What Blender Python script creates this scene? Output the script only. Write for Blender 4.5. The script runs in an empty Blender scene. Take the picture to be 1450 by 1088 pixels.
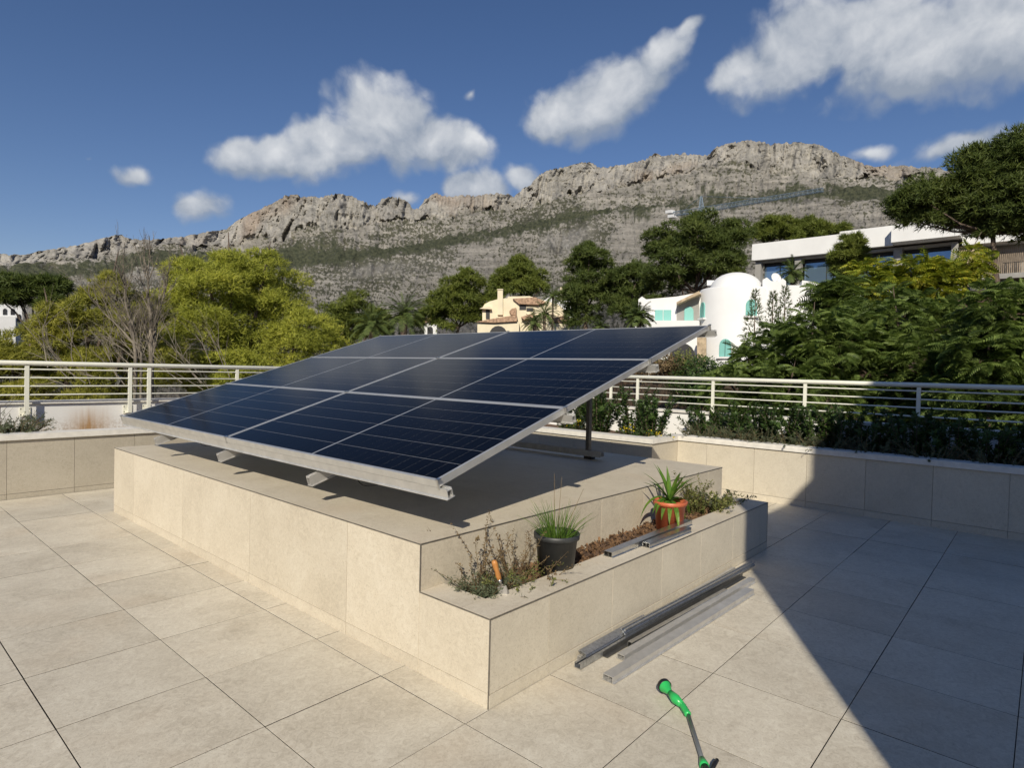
import bpy, math, random
import numpy as np
from mathutils import Vector, Matrix
random.seed(7); rng = np.random.default_rng(11)
R = math.radians
sc = bpy.context.scene; col = sc.collection

# ------------------------------------------------------------------ camera
F_PX, CX, CY = 866.2, 725.0, 544.0
CAM = np.array([0.0, 0.0, 1.6])
AX_X = np.array([761., 0., F_PX]); AX_X /= np.linalg.norm(AX_X)       # terrace x axis in camera space
AX_Y = np.array([-986., -43., F_PX]); AX_Y -= AX_X * (AX_Y @ AX_X); AX_Y /= np.linalg.norm(AX_Y)
AX_Z = np.cross(AX_X, AX_Y)
if AX_Z[1] > 0: AX_Z = -AX_Z
ROT = np.stack([AX_X, AX_Y, AX_Z])
cam_d = bpy.data.cameras.new('camera'); cam = bpy.data.objects.new('camera', cam_d); col.objects.link(cam)
cam_d.sensor_width = 36; cam_d.lens = F_PX / 1450 * 36; cam_d.clip_start = 0.05; cam_d.clip_end = 30000
rgt, upv, fwd = ROT @ [1, 0, 0], ROT @ [0, -1, 0], ROT @ [0, 0, 1]
cam.matrix_world = Matrix(((rgt[0], upv[0], -fwd[0], 0), (rgt[1], upv[1], -fwd[1], 0), (rgt[2], upv[2], -fwd[2], 1.6), (0, 0, 0, 1)))
sc.camera = cam

def ray(u, v): return ROT @ np.array([(u - CX) / F_PX, (v - CY) / F_PX, 1.0])
def at(u, v, r):                                    # world point seen at photo position (u, v), r metres away on plan
    d = ray(u, v); return CAM + d * (r / math.hypot(d[0], d[1]))
def scale_at(u, v, r):                              # metres per photo pixel there
    d = ray(u, v); return r / math.hypot(d[0], d[1]) / F_PX
def azt(u, v):
    d = ray(u, v); return math.degrees(math.atan2(d[1], d[0])), d[2] / math.hypot(d[0], d[1])

# ------------------------------------------------------------------ light
SUN_AZ, SUN_EL = R(32), R(33.5)                     # direction the light travels (plan) and sun elevation
SUN_DIR = np.array([math.cos(SUN_EL) * math.cos(SUN_AZ), math.cos(SUN_EL) * math.sin(SUN_AZ), -math.sin(SUN_EL)])
sun_d = bpy.data.lights.new('sun', 'SUN'); sun_d.energy = 4.8; sun_d.angle = R(0.53); sun_d.color = (1.0, 0.92, 0.77)
sun = bpy.data.objects.new('sun', sun_d); col.objects.link(sun)
sun.rotation_euler = Vector(SUN_DIR).to_track_quat('-Z', 'Y').to_euler(); sun.location = (-20, -15, 25)

world = bpy.data.worlds.new('World'); sc.world = world; world.use_nodes = True
wn = world.node_tree; wn.nodes.clear()
def W(t, **k):
    n = wn.nodes.new(t)
    for a, b in k.items(): setattr(n, a, b)
    return n
sky = W('ShaderNodeTexSky'); sky.sky_type = 'NISHITA'; sky.sun_disc = False
sky.sun_elevation = SUN_EL; sky.sun_rotation = R(90 - 212)
sky.altitude = 100; sky.air_density = 1.0; sky.dust_density = 0.15; sky.ozone_density = 3.0
bg1 = W('ShaderNodeBackground'); bg1.inputs[1].default_value = 0.085
sat = W('ShaderNodeHueSaturation'); sat.inputs['Saturation'].default_value = 1.14; wn.links.new(sky.outputs[0], sat.inputs['Color']); tnt = W('ShaderNodeMix', data_type='RGBA', blend_type='MULTIPLY'); tnt.inputs[0].default_value = 1; tnt.inputs[7].default_value = (1.02, .89, .955, 1); wn.links.new(sat.outputs[0], tnt.inputs[6]); wn.links.new(tnt.outputs[2], bg1.inputs[0])
tc = W('ShaderNodeTexCoord')
nz = W('ShaderNodeTexNoise'); nz.inputs['Scale'].default_value = 7; nz.inputs['Detail'].default_value = 4; nz.inputs['Roughness'].default_value = .5
wn.links.new(tc.outputs['Generated'], nz.inputs['Vector'])
def vm(op, a=None, b=None, sc_=None):
    n = W('ShaderNodeVectorMath', operation=op)
    for i, x in enumerate((a, b)):
        if x is None: continue
        if hasattr(x, 'is_output'): wn.links.new(x, n.inputs[i])
        else: n.inputs[i].default_value = x
    if sc_ is not None: n.inputs['Scale'].default_value = sc_
    return n
def wm(op, a, b=None, c=None, clamp=False):
    n = W('ShaderNodeMath', operation=op, use_clamp=clamp)
    for i, x in enumerate((a, b, c)):
        if x is None: continue
        if hasattr(x, 'is_output'): wn.links.new(x, n.inputs[i])
        else: n.inputs[i].default_value = x
    return n.outputs[0]
warp = vm('SCALE', vm('SUBTRACT', nz.outputs['Color'], (.5, .5, .5)).outputs[0], sc_=.06).outputs[0]
dirw = vm('ADD', tc.outputs['Generated'], warp).outputs[0]
CLOUDS = [(400, 222, 75, 30, 8, 1), (470, 210, 80, 40, 0, 1), (545, 178, 80, 56, -5, 1.05), (610, 198, 80, 42, 10, 1), (660, 205, 45, 22, 10, .9), (350, 215, 45, 32, -20, .95),
          (195, 247, 55, 24, -10, .62), (287, 290, 50, 32, -20, .85), (125, 225, 28, 12, -30, .4),
          (672, 268, 58, 28, 0, 1), (742, 248, 40, 30, -20, .8), (575, 288, 35, 20, 0, .75),
          (800, 150, 70, 42, -20, .85), (860, 135, 95, 48, -18, 1), (925, 90, 62, 32, -35, .9), (975, 45, 45, 18, -40, .7), (775, 178, 40, 22, 0, .7), (905, 120, 60, 40, -20, .85), (660, 128, 16, 24, 30, .5),
          (1120, 70, 120, 62, -22, .95), (1240, 52, 140, 58, -5, .95), (1345, 62, 150, 58, -12, 1.1), (1430, 40, 110, 80, -10, 1.1), (1040, 95, 70, 36, -40, .8), (1230, 10, 190, 40, 0, .75), (1210, 100, 50, 22, -20, .5),
          (1350, 203, 95, 28, -12, .8), (1230, 212, 60, 22, 0, .55), (1430, 190, 70, 26, -10, .7),
          (1650, 60, 170, 70, -10, 1), (1800, 200, 150, 50, -10, .9), (-200, 180, 130, 50, 0, .9), (-420, 40, 150, 60, -10, .95), (300, -260, 130, 50, 10, .9), (900, -300, 150, 60, -10, .9)]
prev = None; swy = None; sw = None
for (u, v, su, sv, rot, amp) in CLOUDS:
    c = ray(u, v); c /= np.linalg.norm(c)
    k = np.linalg.norm([(u - CX) / F_PX, (v - CY) / F_PX, 1.0]) * F_PX
    tb = np.array([0, 0, 1.0]) - c * c[2]; tb /= np.linalg.norm(tb); ta = np.cross(c, tb); ta = -ta if ta @ rgt < 0 else ta
    a = R(-rot); ta, tb = math.cos(a) * ta + math.sin(a) * tb, -math.sin(a) * ta + math.cos(a) * tb
    cc = np.cross(ta, tb)
    M = Matrix(((ta[0], tb[0], cc[0]), (ta[1], tb[1], cc[1]), (ta[2], tb[2], cc[2])))
    mp = W('ShaderNodeMapping', vector_type='TEXTURE')
    mp.inputs['Location'].default_value = c; mp.inputs['Rotation'].default_value = M.to_euler(); mp.inputs['Scale'].default_value = (su / k * 1.36, sv / k * 1.38, .3)
    wn.links.new(dirw, mp.inputs['Vector'])
    ln = vm('LENGTH', mp.outputs[0]).outputs['Value']
    val = wm('SUBTRACT', amp, ln)
    prev = val if prev is None else wm('SMOOTH_MAX', prev, val, .15)
    sx_ = W('ShaderNodeSeparateXYZ'); wn.links.new(mp.outputs[0], sx_.inputs[0]); wgt = wm('MAXIMUM', wm('ADD', val, .25), 0.0)
    swy = wm('MULTIPLY', wgt, sx_.outputs[1]) if swy is None else wm('MULTIPLY_ADD', wgt, sx_.outputs[1], swy); sw = wgt if sw is None else wm('ADD', sw, wgt)
nz2 = W('ShaderNodeTexNoise'); nz2.inputs['Scale'].default_value = 14; nz2.inputs['Detail'].default_value = 8; nz2.inputs['Roughness'].default_value = .54
wn.links.new(dirw, nz2.inputs['Vector'])
nz3 = W('ShaderNodeTexNoise'); nz3.inputs['Scale'].default_value = 14; nz3.inputs['Detail'].default_value = 5; nz3.inputs['Roughness'].default_value = .5
sd = -SUN_DIR * .035
wn.links.new(vm('ADD', dirw, tuple(sd)).outputs[0], nz3.inputs['Vector'])
vor = W('ShaderNodeTexVoronoi', feature='F1'); vor.inputs['Scale'].default_value = 20; vor.inputs['Detail'].default_value = 1.5; vor.inputs['Roughness'].default_value = .55
wn.links.new(dirw, vor.inputs['Vector'])
dens = wm('ADD', wm('ADD', prev, wm('MULTIPLY', wm('SUBTRACT', .44, vor.outputs['Distance']), .30)), wm('MULTIPLY', wm('SUBTRACT', nz2.outputs['Fac'], .5), .8))
alpha = W('ShaderNodeMapRange', interpolation_type='SMOOTHSTEP'); alpha.inputs['From Min'].default_value = .04; alpha.inputs['From Max'].default_value = .46; alpha.inputs['To Max'].default_value = .93
wn.links.new(dens, alpha.inputs['Value'])
lit = wm('ADD', wm('ADD', wm('MULTIPLY', wm('SUBTRACT', nz2.outputs['Fac'], nz3.outputs['Fac']), 1.1), wm('MULTIPLY', dens, .5)), wm('MULTIPLY', wm('DIVIDE', swy, wm('ADD', sw, .02)), .42))
ramp = W('ShaderNodeValToRGB'); ramp.color_ramp.elements[0].color = (.31, .36, .44, 1); ramp.color_ramp.elements[0].position = .0
ramp.color_ramp.elements[1].color = (.82, .83, .84, 1); ramp.color_ramp.elements[1].position = .75
wn.links.new(lit, ramp.inputs[0])
bg2 = W('ShaderNodeBackground'); wn.links.new(ramp.outputs[0], bg2.inputs[0]); bg2.inputs[1].default_value = 1.0
mx = W('ShaderNodeMixShader'); wn.links.new(alpha.outputs[0], mx.inputs[0]); wn.links.new(bg1.outputs[0], mx.inputs[1]); wn.links.new(bg2.outputs[0], mx.inputs[2])
wo = W('ShaderNodeOutputWorld'); wn.links.new(mx.outputs[0], wo.inputs[0])
vs = sc.view_settings; vs.view_transform = 'Standard'; vs.look = 'None'; vs.exposure = 0.0; vs.gamma = 1.0; vs.use_curve_mapping = False
world.cycles.sampling_method = 'MANUAL'; world.cycles.sample_map_resolution = 256
sc.render.engine = 'CYCLES'; sc.cycles.max_bounces = 5; sc.cycles.transparent_max_bounces = 6

# ------------------------------------------------------------------ helpers: materials
class NT:
    def __init__(s, name):
        s.m = bpy.data.materials.new(name); s.m.use_nodes = True; s.t = s.m.node_tree; s.b = s.t.nodes['Principled BSDF']; s.out = s.t.nodes['Material Output']
    def n(s, t, **k):
        x = s.t.nodes.new(t)
        for a, b in k.items():
            if a in x.inputs: x.inputs[a].default_value = b
            else: setattr(x, a, b)
        return x
    def l(s, a, b): s.t.links.new(a, b)
    def noise(s, scale, detail=4, rough=.55, vec=None, dist=0):
        x = s.n('ShaderNodeTexNoise', Scale=scale, Detail=detail, Roughness=rough, Distortion=dist)
        if vec is not None: s.l(vec, x.inputs['Vector'])
        return x
    def ramp(s, fac, *stops):
        x = s.n('ShaderNodeValToRGB'); e = x.color_ramp.elements
        while len(e) < len(stops): e.new(.5)
        for i, (p, c) in enumerate(stops): e[i].position = p; e[i].color = (*c, 1) if len(c) == 3 else c
        s.l(fac, x.inputs[0]); return x.outputs[0]
    def mix(s, fac, a, b, mode='MIX'):
        x = s.n('ShaderNodeMix', data_type='RGBA', blend_type=mode)
        for i, v in ((0, fac), (6, a), (7, b)):
            if hasattr(v, 'is_output'): s.l(v, x.inputs[i])
            elif i == 0: x.inputs[0].default_value = v
            else: x.inputs[i].default_value = (*v, 1)
        return x.outputs[2]
    def math(s, op, a, b=0, c=0, clamp=False):
        x = s.n('ShaderNodeMath', operation=op, use_clamp=clamp)
        for i, v in enumerate((a, b, c)):
            if hasattr(v, 'is_output'): s.l(v, x.inputs[i])
            else: x.inputs[i].default_value = v
        return x.outputs[0]
    def bump(s, h, strength=.3, dist=.01):
        x = s.n('ShaderNodeBump', Strength=strength, Distance=dist); s.l(h, x.inputs['Height']); s.l(x.outputs[0], s.b.inputs['Normal'])
    def objvec(s, rnd=True):
        tcn = s.n('ShaderNodeTexCoord')
        if not rnd: return tcn.outputs['Object']
        oi = s.n('ShaderNodeObjectInfo'); mul = s.n('ShaderNodeVectorMath', operation='SCALE'); mul.inputs[0].default_value = (37., 91., 53.)
        s.l(oi.outputs['Random'], mul.inputs['Scale'])
        ad = s.n('ShaderNodeVectorMath', operation='ADD'); s.l(tcn.outputs['Object'], ad.inputs[0]); s.l(mul.outputs[0], ad.inputs[1])
        s.rand = oi.outputs['Random']; return ad.outputs[0]
    def geo(s): return s.n('ShaderNodeNewGeometry')
    def set(s, **k):
        for a, v in k.items():
            i = s.b.inputs[a.replace('_', ' ')]
            if hasattr(v, 'is_output'): s.l(v, i)
            else: i.default_value = v
        return s.m

def stone(name, dark, mid, light, rough=.55, rusty=0.0, bumpk=.25, spread=.12):
    t = NT(name); v = t.objvec()
    n1 = t.noise(2.4, 6, .6, v, .5); n2 = t.noise(21, 8, .72, v, 1.6); n3 = t.noise(130, 4, .7, v)
    f = t.math('ADD', t.math('MULTIPLY', n1.outputs[0], .38), t.math('MULTIPLY', n2.outputs[0], .62))
    c = t.ramp(f, (.36, dark), (.5, mid), (.64, light))
    sp = t.ramp(n3.outputs[0], (.30, (.62, .60, .56)), (.46, (1, 1, 1)))
    c = t.mix(.75, c, sp, 'MULTIPLY')
    ton = t.n('ShaderNodeMapRange'); ton.inputs['To Min'].default_value = 1 - spread; ton.inputs['To Max'].default_value = 1 + spread * .35; t.l(t.rand, ton.inputs['Value'])
    hs = t.n('ShaderNodeHueSaturation'); t.l(ton.outputs[0], hs.inputs['Value']); t.l(c, hs.inputs['Color']); c = hs.outputs[0]
    if rusty:
        n4 = t.noise(1.3, 3, .5, v); c = t.mix(t.math('MULTIPLY', t.ramp(n4.outputs[0], (.55, (0, 0, 0)), (.75, (1, 1, 1))), rusty), c, (.50, .36, .22))
    t.bump(t.math('ADD', n2.outputs[0], t.math('MULTIPLY', n3.outputs[0], .5)), bumpk, .004)
    r = t.math('ADD', t.math('MULTIPLY', n2.outputs[0], .2), rough - .1)
    return t.set(Base_Color=c, Roughness=r, Specular_IOR_Level=.35)
M = {}
M['floor'] = stone('floor_porcelain', (.45, .40, .315), (.58, .525, .425), (.68, .63, .52), .55, .2, .3, .07)
M['clad'] = stone('cladding_porcelain', (.49, .43, .335), (.575, .51, .40), (.63, .57, .46), .6, 0, .15, .06)
M['clad_wall'] = stone('wall_porcelain', (.50, .45, .36), (.575, .52, .42), (.625, .57, .465), .6, 0, .15, .07)
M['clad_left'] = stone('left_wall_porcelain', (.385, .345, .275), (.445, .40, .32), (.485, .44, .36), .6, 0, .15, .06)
M['top'] = stone('coping_porcelain', (.52, .455, .355), (.61, .545, .435), (.67, .605, .495), .5, .25, .15, .06)
def plain(name, c, rough=.6, metal=0, noise=0, nscale=20, bump=0, **k):
    t = NT(name)
    if noise or bump:
        n1 = t.noise(nscale, 5, .6, t.objvec())
        a = tuple(max(0, x * (1 - noise)) for x in c); b = tuple(min(1, x * (1 + noise)) for x in c)
        t.set(Base_Color=t.ramp(n1.outputs[0], (.3, a), (.7, b)))
        if bump: t.bump(n1.outputs[0], bump, .01)
    else: t.set(Base_Color=(*c, 1))
    return t.set(Roughness=rough, Metallic=metal, **k)
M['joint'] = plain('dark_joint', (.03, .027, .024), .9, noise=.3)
M['grout'] = plain('pale_grout', (.42, .38, .31), .9, noise=.15)
M['trim'] = plain('edge_trim', (.22, .20, .17), .45, .6, noise=.3)
M['coping'] = plain('white_coping', (.70, .67, .61), .6, noise=.10, nscale=12, bump=.1)
M['rail'] = plain('cream_rail_paint', (.78, .77, .66), .35, noise=.04, nscale=8)
M['soil'] = plain('planter_soil', (.10, .058, .034), .95, noise=.6, nscale=40, bump=.8)
M['alu'] = plain('aluminium', (.62, .62, .61), .32, 1.0, noise=.14, nscale=18, bump=.05)
M['frame'] = plain('frame_aluminium', (.66, .655, .635), .36, .7, noise=.10, nscale=9, bump=.05)
M['alu_pale'] = plain('pale_aluminium', (.62, .61, .58), .5, .15, noise=.15, nscale=12)  # pale, barely metallic: the base rail's lit look is put into the colour
M['alu_dull'] = plain('dull_aluminium', (.60, .59, .57), .45, .7, noise=.10, nscale=14, bump=.1)
M['galv'] = plain('galvanised_steel', (.45, .46, .47), .38, .9, noise=.25, nscale=60)
M['dark_steel'] = plain('dark_steel', (.17, .165, .155), .45, .8, noise=.2)
M['black'] = plain('black_plastic', (.012, .012, .013), .4)
M['green_plastic'] = plain('green_plastic', (.03, .42, .10), .3, noise=.1)
M['grey_tube'] = plain('grey_tube', (.20, .21, .21), .35, .5)
M['black_pot'] = plain('black_pot', (.035, .037, .038), .5, noise=.3, nscale=14)
M['terracotta'] = plain('terracotta_plastic', (.47, .12, .052), .45, noise=.12, nscale=10)
M['dark_red'] = plain('dark_red_pot', (.11, .02, .012), .6, noise=.2)
M['wood'] = plain('varnished_wood', (.46, .20, .055), .4, noise=.25, nscale=30)
M['blade'] = plain('trowel_steel', (.55, .55, .56), .3, 1.0)
M['white'] = plain('white_plaster', (.80, .79, .76), .85, noise=.05, nscale=1.2, bump=.15)
M['white_far'] = plain('white_render', (.74, .74, .73), .8, noise=.05, nscale=.6)
M['cream'] = plain('cream_render', (.71, .63, .46), .85, noise=.08, nscale=.8)
M['teal'] = plain('teal_shutter', (.21, .50, .45), .5, noise=.06)
M['shade_grey'] = plain('concrete_and_porch_shade', (.30, .29, .27), .8, noise=.12, nscale=1.5)  # villa concrete, and the grey that paints the porch shade
M['dark_in'] = plain('dark_interior', (.02, .02, .022), .6)
M['roof'] = plain('terracotta_roof', (.36, .235, .155), .85, noise=.55, nscale=3.5, bump=.5)
M['timber'] = plain('timber_slats', (.30, .24, .18), .8, noise=.3, nscale=3)
M['stonewall'] = plain('rubble_stone', (.42, .33, .22), .9, noise=.4, nscale=4, bump=.6)
M['crane'] = plain('crane_paint', (.20, .26, .32), .5, .3, noise=.1)
M['crane_white'] = plain('crane_white', (.7, .7, .7), .6)
t = NT('villa_glass'); M['glass'] = t.set(Base_Color=(.20, .30, .42, 1), Metallic=.6, Roughness=.04, Specular_IOR_Level=.8)
t = NT('pv_cell'); v = t.objvec(); n1 = t.noise(3, 4, .6, v)
M['cell'] = t.set(Base_Color=t.ramp(n1.outputs[0], (.3, (.0015, .002, .004)), (.7, (.0025, .0032, .0065))), Roughness=.12, Specular_IOR_Level=.1, IOR=1.28)
M['backsheet'] = plain('pv_backsheet', (.27, .28, .30), .15, Specular_IOR_Level=.15)
t = NT('stained_plaster'); v = t.objvec(False)
sep = t.n('ShaderNodeSeparateXYZ'); t.l(v, sep.inputs[0])
n1 = t.noise(7, 6, .65, v); mpn = t.n('ShaderNodeMapping'); mpn.inputs['Scale'].default_value = (22, 22, 2.2); t.l(v, mpn.inputs['Vector']); n2 = t.noise(1, 5, .6, mpn.outputs[0])
# rusty run-off streak with its own place on the wall, and soil splashes along the foot
sx = t.math('SUBTRACT', 1.0, t.math('MULTIPLY', t.math('ABSOLUTE', t.math('SUBTRACT', sep.outputs[0], 2.46)), 3.2), clamp=True)
zz = t.n('ShaderNodeMapRange'); zz.inputs['From Min'].default_value = 1.02; zz.inputs['From Max'].default_value = .62; t.l(sep.outputs[2], zz.inputs['Value'])
st = t.math('MULTIPLY', t.math('MULTIPLY', sx, zz.outputs[0]), t.math('MULTIPLY', n2.outputs[0], 2.6), clamp=True)
zf = t.n('ShaderNodeMapRange'); zf.inputs['From Min'].default_value = .86; zf.inputs['From Max'].default_value = .60; t.l(sep.outputs[2], zf.inputs['Value'])
sp = t.math('MULTIPLY', zf.outputs[0], t.ramp(t.noise(38, 4, .7, v).outputs[0], (.42, (0, 0, 0)), (.6, (1, 1, 1))), clamp=True)
c = t.mix(t.math('MULTIPLY', n1.outputs[0], .35), (.80, .79, .76), (.66, .64, .60)); c = t.mix(st, c, (.42, .25, .11)); c = t.mix(t.math('MULTIPLY', sp, .75), c, (.36, .25, .15))
t.bump(n1.outputs[0], .15, .01); M['stained'] = t.set(Base_Color=c, Roughness=.85)

def leafmat(name, a, b, c, nscale=1.1, trans=.35, rough=.55):
    t = NT(name); g = t.geo(); v = t.objvec(False)
    n1 = t.noise(nscale, 3, .6, v); f = t.math('ADD', t.math('MULTIPLY', n1.outputs[0], .75), t.math('MULTIPLY', g.outputs['Random Per Island'], .35))
    cc = t.ramp(f, (.28, a), (.55, b), (.85, c))
    t.set(Base_Color=cc, Roughness=rough, Specular_IOR_Level=.25)
    tr = t.n('ShaderNodeBsdfTranslucent'); t.l(t.mix(.5, cc, (.9, 1.0, .3), 'MULTIPLY'), tr.inputs[0])
    ms = t.n('ShaderNodeMixShader'); ms.inputs[0].default_value = trans
    t.l(t.b.outputs[0], ms.inputs[1]); t.l(tr.outputs[0], ms.inputs[2]); t.l(ms.outputs[0], t.out.inputs[0]); return t.m
M['needle_yellow'] = leafmat('yellow_green_needles', (.21, .24, .045), (.40, .425, .07), (.62, .60, .105), .9, .4)
M['needle_olive'] = leafmat('olive_needles', (.17, .185, .04), (.33, .33, .06), (.52, .48, .09), .9, .4)
M['needle'] = leafmat('pine_needles', (.085, .115, .025), (.15, .185, .036), (.235, .26, .05), .35)
M['needle_dark'] = leafmat('dark_pine_needles', (.058, .088, .024), (.10, .135, .033), (.16, .19, .045), .35)
M['feather'] = leafmat('feathery_leaves', (.065, .105, .027), (.118, .17, .04), (.22, .285, .068), .8, .4, .5)
M['feather_yellow'] = leafmat('yellowing_leaves', (.13, .18, .025), (.26, .30, .035), (.52, .46, .05), 1.0, .4, .45)
M['shrub'] = leafmat('shrub_leaves', (0.033, 0.065, 0.018), (0.058, 0.104, 0.026), (0.104, 0.156, 0.039), 5, .3, .4)
M['rosemary'] = leafmat('grey_green_leaves', (.07, .09, .05), (.12, .145, .085), (.18, .20, .12), 9, .3, .6)
M['dry'] = leafmat('dry_stems', (.12, .075, .04), (.20, .14, .075), (.30, .23, .12), 9, .25, .8)
M['herb'] = leafmat('herb_leaves', (.10, .12, .035), (.17, .19, .055), (.26, .26, .09), 9, .35, .6)
M['chive'] = leafmat('chive_leaves', (.055, .12, .02), (.10, .19, .03), (.20, .27, .06), 8, .35, .4)
M['strap'] = leafmat('strap_leaves', (.06, .14, .02), (.11, .22, .03), (.20, .30, .05), 6, .35, .35)
M['palm'] = leafmat('palm_fronds', (0.056, 0.088, 0.026), (0.104, 0.144, 0.040), (0.176, 0.208, 0.064), .6, .3)
M['yellow_flower'] = leafmat('yellow_petals', (.55, .42, .02), (.7, .55, .03), (.8, .66, .06), 9, .3)
M['white_flower'] = leafmat('white_petals', (.7, .68, .6), (.8, .78, .7), (.85, .83, .78), 9, .3)
M['bark'] = plain('pine_bark', (.11, .08, .06), .9, noise=.4, nscale=6, bump=.5)
M['dead'] = plain('dead_wood', (.21, .18, .14), .9, noise=.45, nscale=5, bump=.4)
M['chips'] = plain('bark_chips', (.135, .075, .036), .9, noise=.8, nscale=60)

# ------------------------------------------------------------------ helpers: objects
def wloc(o):
    v = np.zeros(3)
    while o is not None: v += np.array(o.location); o = o.parent
    return v
def tag(o, label, cat, group=None):
    o['label'] = label; o['category'] = cat
    if group: o['group'] = group
    return o
def thing(name, label, cat, loc=(0, 0, 0), group=None):
    o = bpy.data.objects.new(name, None); col.objects.link(o); o.location = loc; o.empty_display_size = .1
    return tag(o, label, cat, group)
def link(name, me, mat, parent=None):
    o = bpy.data.objects.new(name, me); col.objects.link(o)
    if mat is not None and len(me.materials) == 0: me.materials.append(mat)
    if parent is not None: o.parent = parent
    return o
class MB:
    def __init__(s): s.v = []; s.f = []; s.sm = []
    def add(s, v, f, smooth=False):
        o = len(s.v); s.v += [tuple(map(float, p)) for p in v]; s.f += [tuple(i + o for i in q) for q in f]; s.sm += [smooth] * len(f); return s
    def box(s, lo, hi):
        (a, b, c), (d, e, g) = lo, hi
        return s.add([(a, b, c), (d, b, c), (d, e, c), (a, e, c), (a, b, g), (d, b, g), (d, e, g), (a, e, g)],
                     [(0, 3, 2, 1), (4, 5, 6, 7), (0, 1, 5, 4), (1, 2, 6, 5), (2, 3, 7, 6), (3, 0, 4, 7)])
    def obox(s, c, ax, ay, az_, h):                              # oriented box, half sizes h
        c, ax, ay, az_ = map(np.asarray, (c, ax, ay, az_)); v = []
        for k in (-1, 1):
            for (i, j) in ((-1, -1), (1, -1), (1, 1), (-1, 1)): v.append(c + ax * i * h[0] + ay * j * h[1] + az_ * k * h[2])
        return s.add(v, [(0, 3, 2, 1), (4, 5, 6, 7), (0, 1, 5, 4), (1, 2, 6, 5), (2, 3, 7, 6), (3, 0, 4, 7)])
    def prism(s, poly, d):                                       # closed 3-D polygon swept by vector d
        n = len(poly); p = [np.asarray(q, float) for q in poly]; v = p + [q + np.asarray(d) for q in p]
        return s.add(v, [tuple(range(n - 1, -1, -1)), tuple(range(n, 2 * n))] + [(i, (i + 1) % n, n + (i + 1) % n, n + i) for i in range(n)])
    def tube(s, pts, rad, n=6, cap=True):
        pts = [np.asarray(p, float) for p in pts]; rad = rad if hasattr(rad, '__len__') else [rad] * len(pts)
        o = len(s.v); v = []; up = None
        for i, p in enumerate(pts):
            d = pts[min(i + 1, len(pts) - 1)] - pts[max(i - 1, 0)]; d = d / (np.linalg.norm(d) + 1e-9)
            if up is None: up = np.array([0, 0, 1.]) if abs(d[2]) < .9 else np.array([1., 0, 0])
            a = np.cross(d, up); a /= np.linalg.norm(a) + 1e-9; b = np.cross(d, a); up = -b if False else up
            for k in range(n):
                t_ = 2 * math.pi * k / n; v.append(p + rad[i] * (math.cos(t_) * a + math.sin(t_) * b))
        f = [(i * n + k, i * n + (k + 1) % n, (i + 1) * n + (k + 1) % n, (i + 1) * n + k) for i in range(len(pts) - 1) for k in range(n)]
        if cap: f += [tuple(range(n - 1, -1, -1)), tuple((len(pts) - 1) * n + k for k in range(n))]
        return s.add(v, f, True)
    def lathe(s, prof, c, n=28, axis=None):                       # profile (radius, height)
        c = np.asarray(c, float); v = []
        if axis is None: a, b, h = np.array([1., 0, 0]), np.array([0, 1., 0]), np.array([0, 0, 1.])
        else:
            h = np.asarray(axis, float); h = h / np.linalg.norm(h); q = np.array([0, 0, 1.]) if abs(h[2]) < .9 else np.array([1., 0, 0])
            a = np.cross(q, h); a /= np.linalg.norm(a); b = np.cross(h, a)
        for r_, z_ in prof:
            for k in range(n): t_ = 2 * math.pi * k / n; v.append(c + h * z_ + r_ * (math.cos(t_) * a + math.sin(t_) * b))
        f = [(i * n + k, i * n + (k + 1) % n, (i + 1) * n + (k + 1) % n, (i + 1) * n + k) for i in range(len(prof) - 1) for k in range(n)]
        return s.add(v, f, True)
    def mesh(s, name, off=(0, 0, 0)):
        me = bpy.data.meshes.new(name); off = np.asarray(off, float)
        me.from_pydata((np.array(s.v) - off).tolist(), [], s.f); me.polygons.foreach_set('use_smooth', s.sm); me.update(); return me
    def build(s, name, mat, parent=None, local=False):
        off = wloc(parent) if parent is not None and not local else (0, 0, 0)
        return link(name, s.mesh(name, off), mat, parent)
def soup(name, V, k, mat, parent=None):                           # V: (n*k, 3) world verts of n separate k-gons
    V = np.asarray(V, np.float32).reshape(-1, 3)
    if parent is not None: V = V - wloc(parent).astype(np.float32)
    nf = len(V) // k; me = bpy.data.meshes.new(name); me.vertices.add(len(V)); me.vertices.foreach_set('co', V.ravel())
    me.loops.add(len(V)); me.loops.foreach_set('vertex_index', np.arange(len(V), dtype=np.int32))
    me.polygons.add(nf); me.polygons.foreach_set('loop_start', np.arange(0, nf * k, k, dtype=np.int32))
    me.update(calc_edges=True); return link(name, me, mat, parent)
def soupf(name, V, Fq, mat, parent=None):                         # shared verts, faces (m,4)
    V = np.asarray(V, np.float32).reshape(-1, 3); Fq = np.asarray(Fq, np.int32)
    if parent is not None: V = V - wloc(parent).astype(np.float32)
    me = bpy.data.meshes.new(name); me.vertices.add(len(V)); me.vertices.foreach_set('co', V.ravel())
    k = Fq.shape[1]; me.loops.add(Fq.size); me.loops.foreach_set('vertex_index', Fq.ravel())
    me.polygons.add(len(Fq)); me.polygons.foreach_set('loop_start', np.arange(0, Fq.size, k, dtype=np.int32))
    me.update(calc_edges=True); return link(name, me, mat, parent)
def nrm(a): return a / (np.linalg.norm(a, axis=-1, keepdims=True) + 1e-9)
def struct(o): o['kind'] = 'structure'; return o

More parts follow.
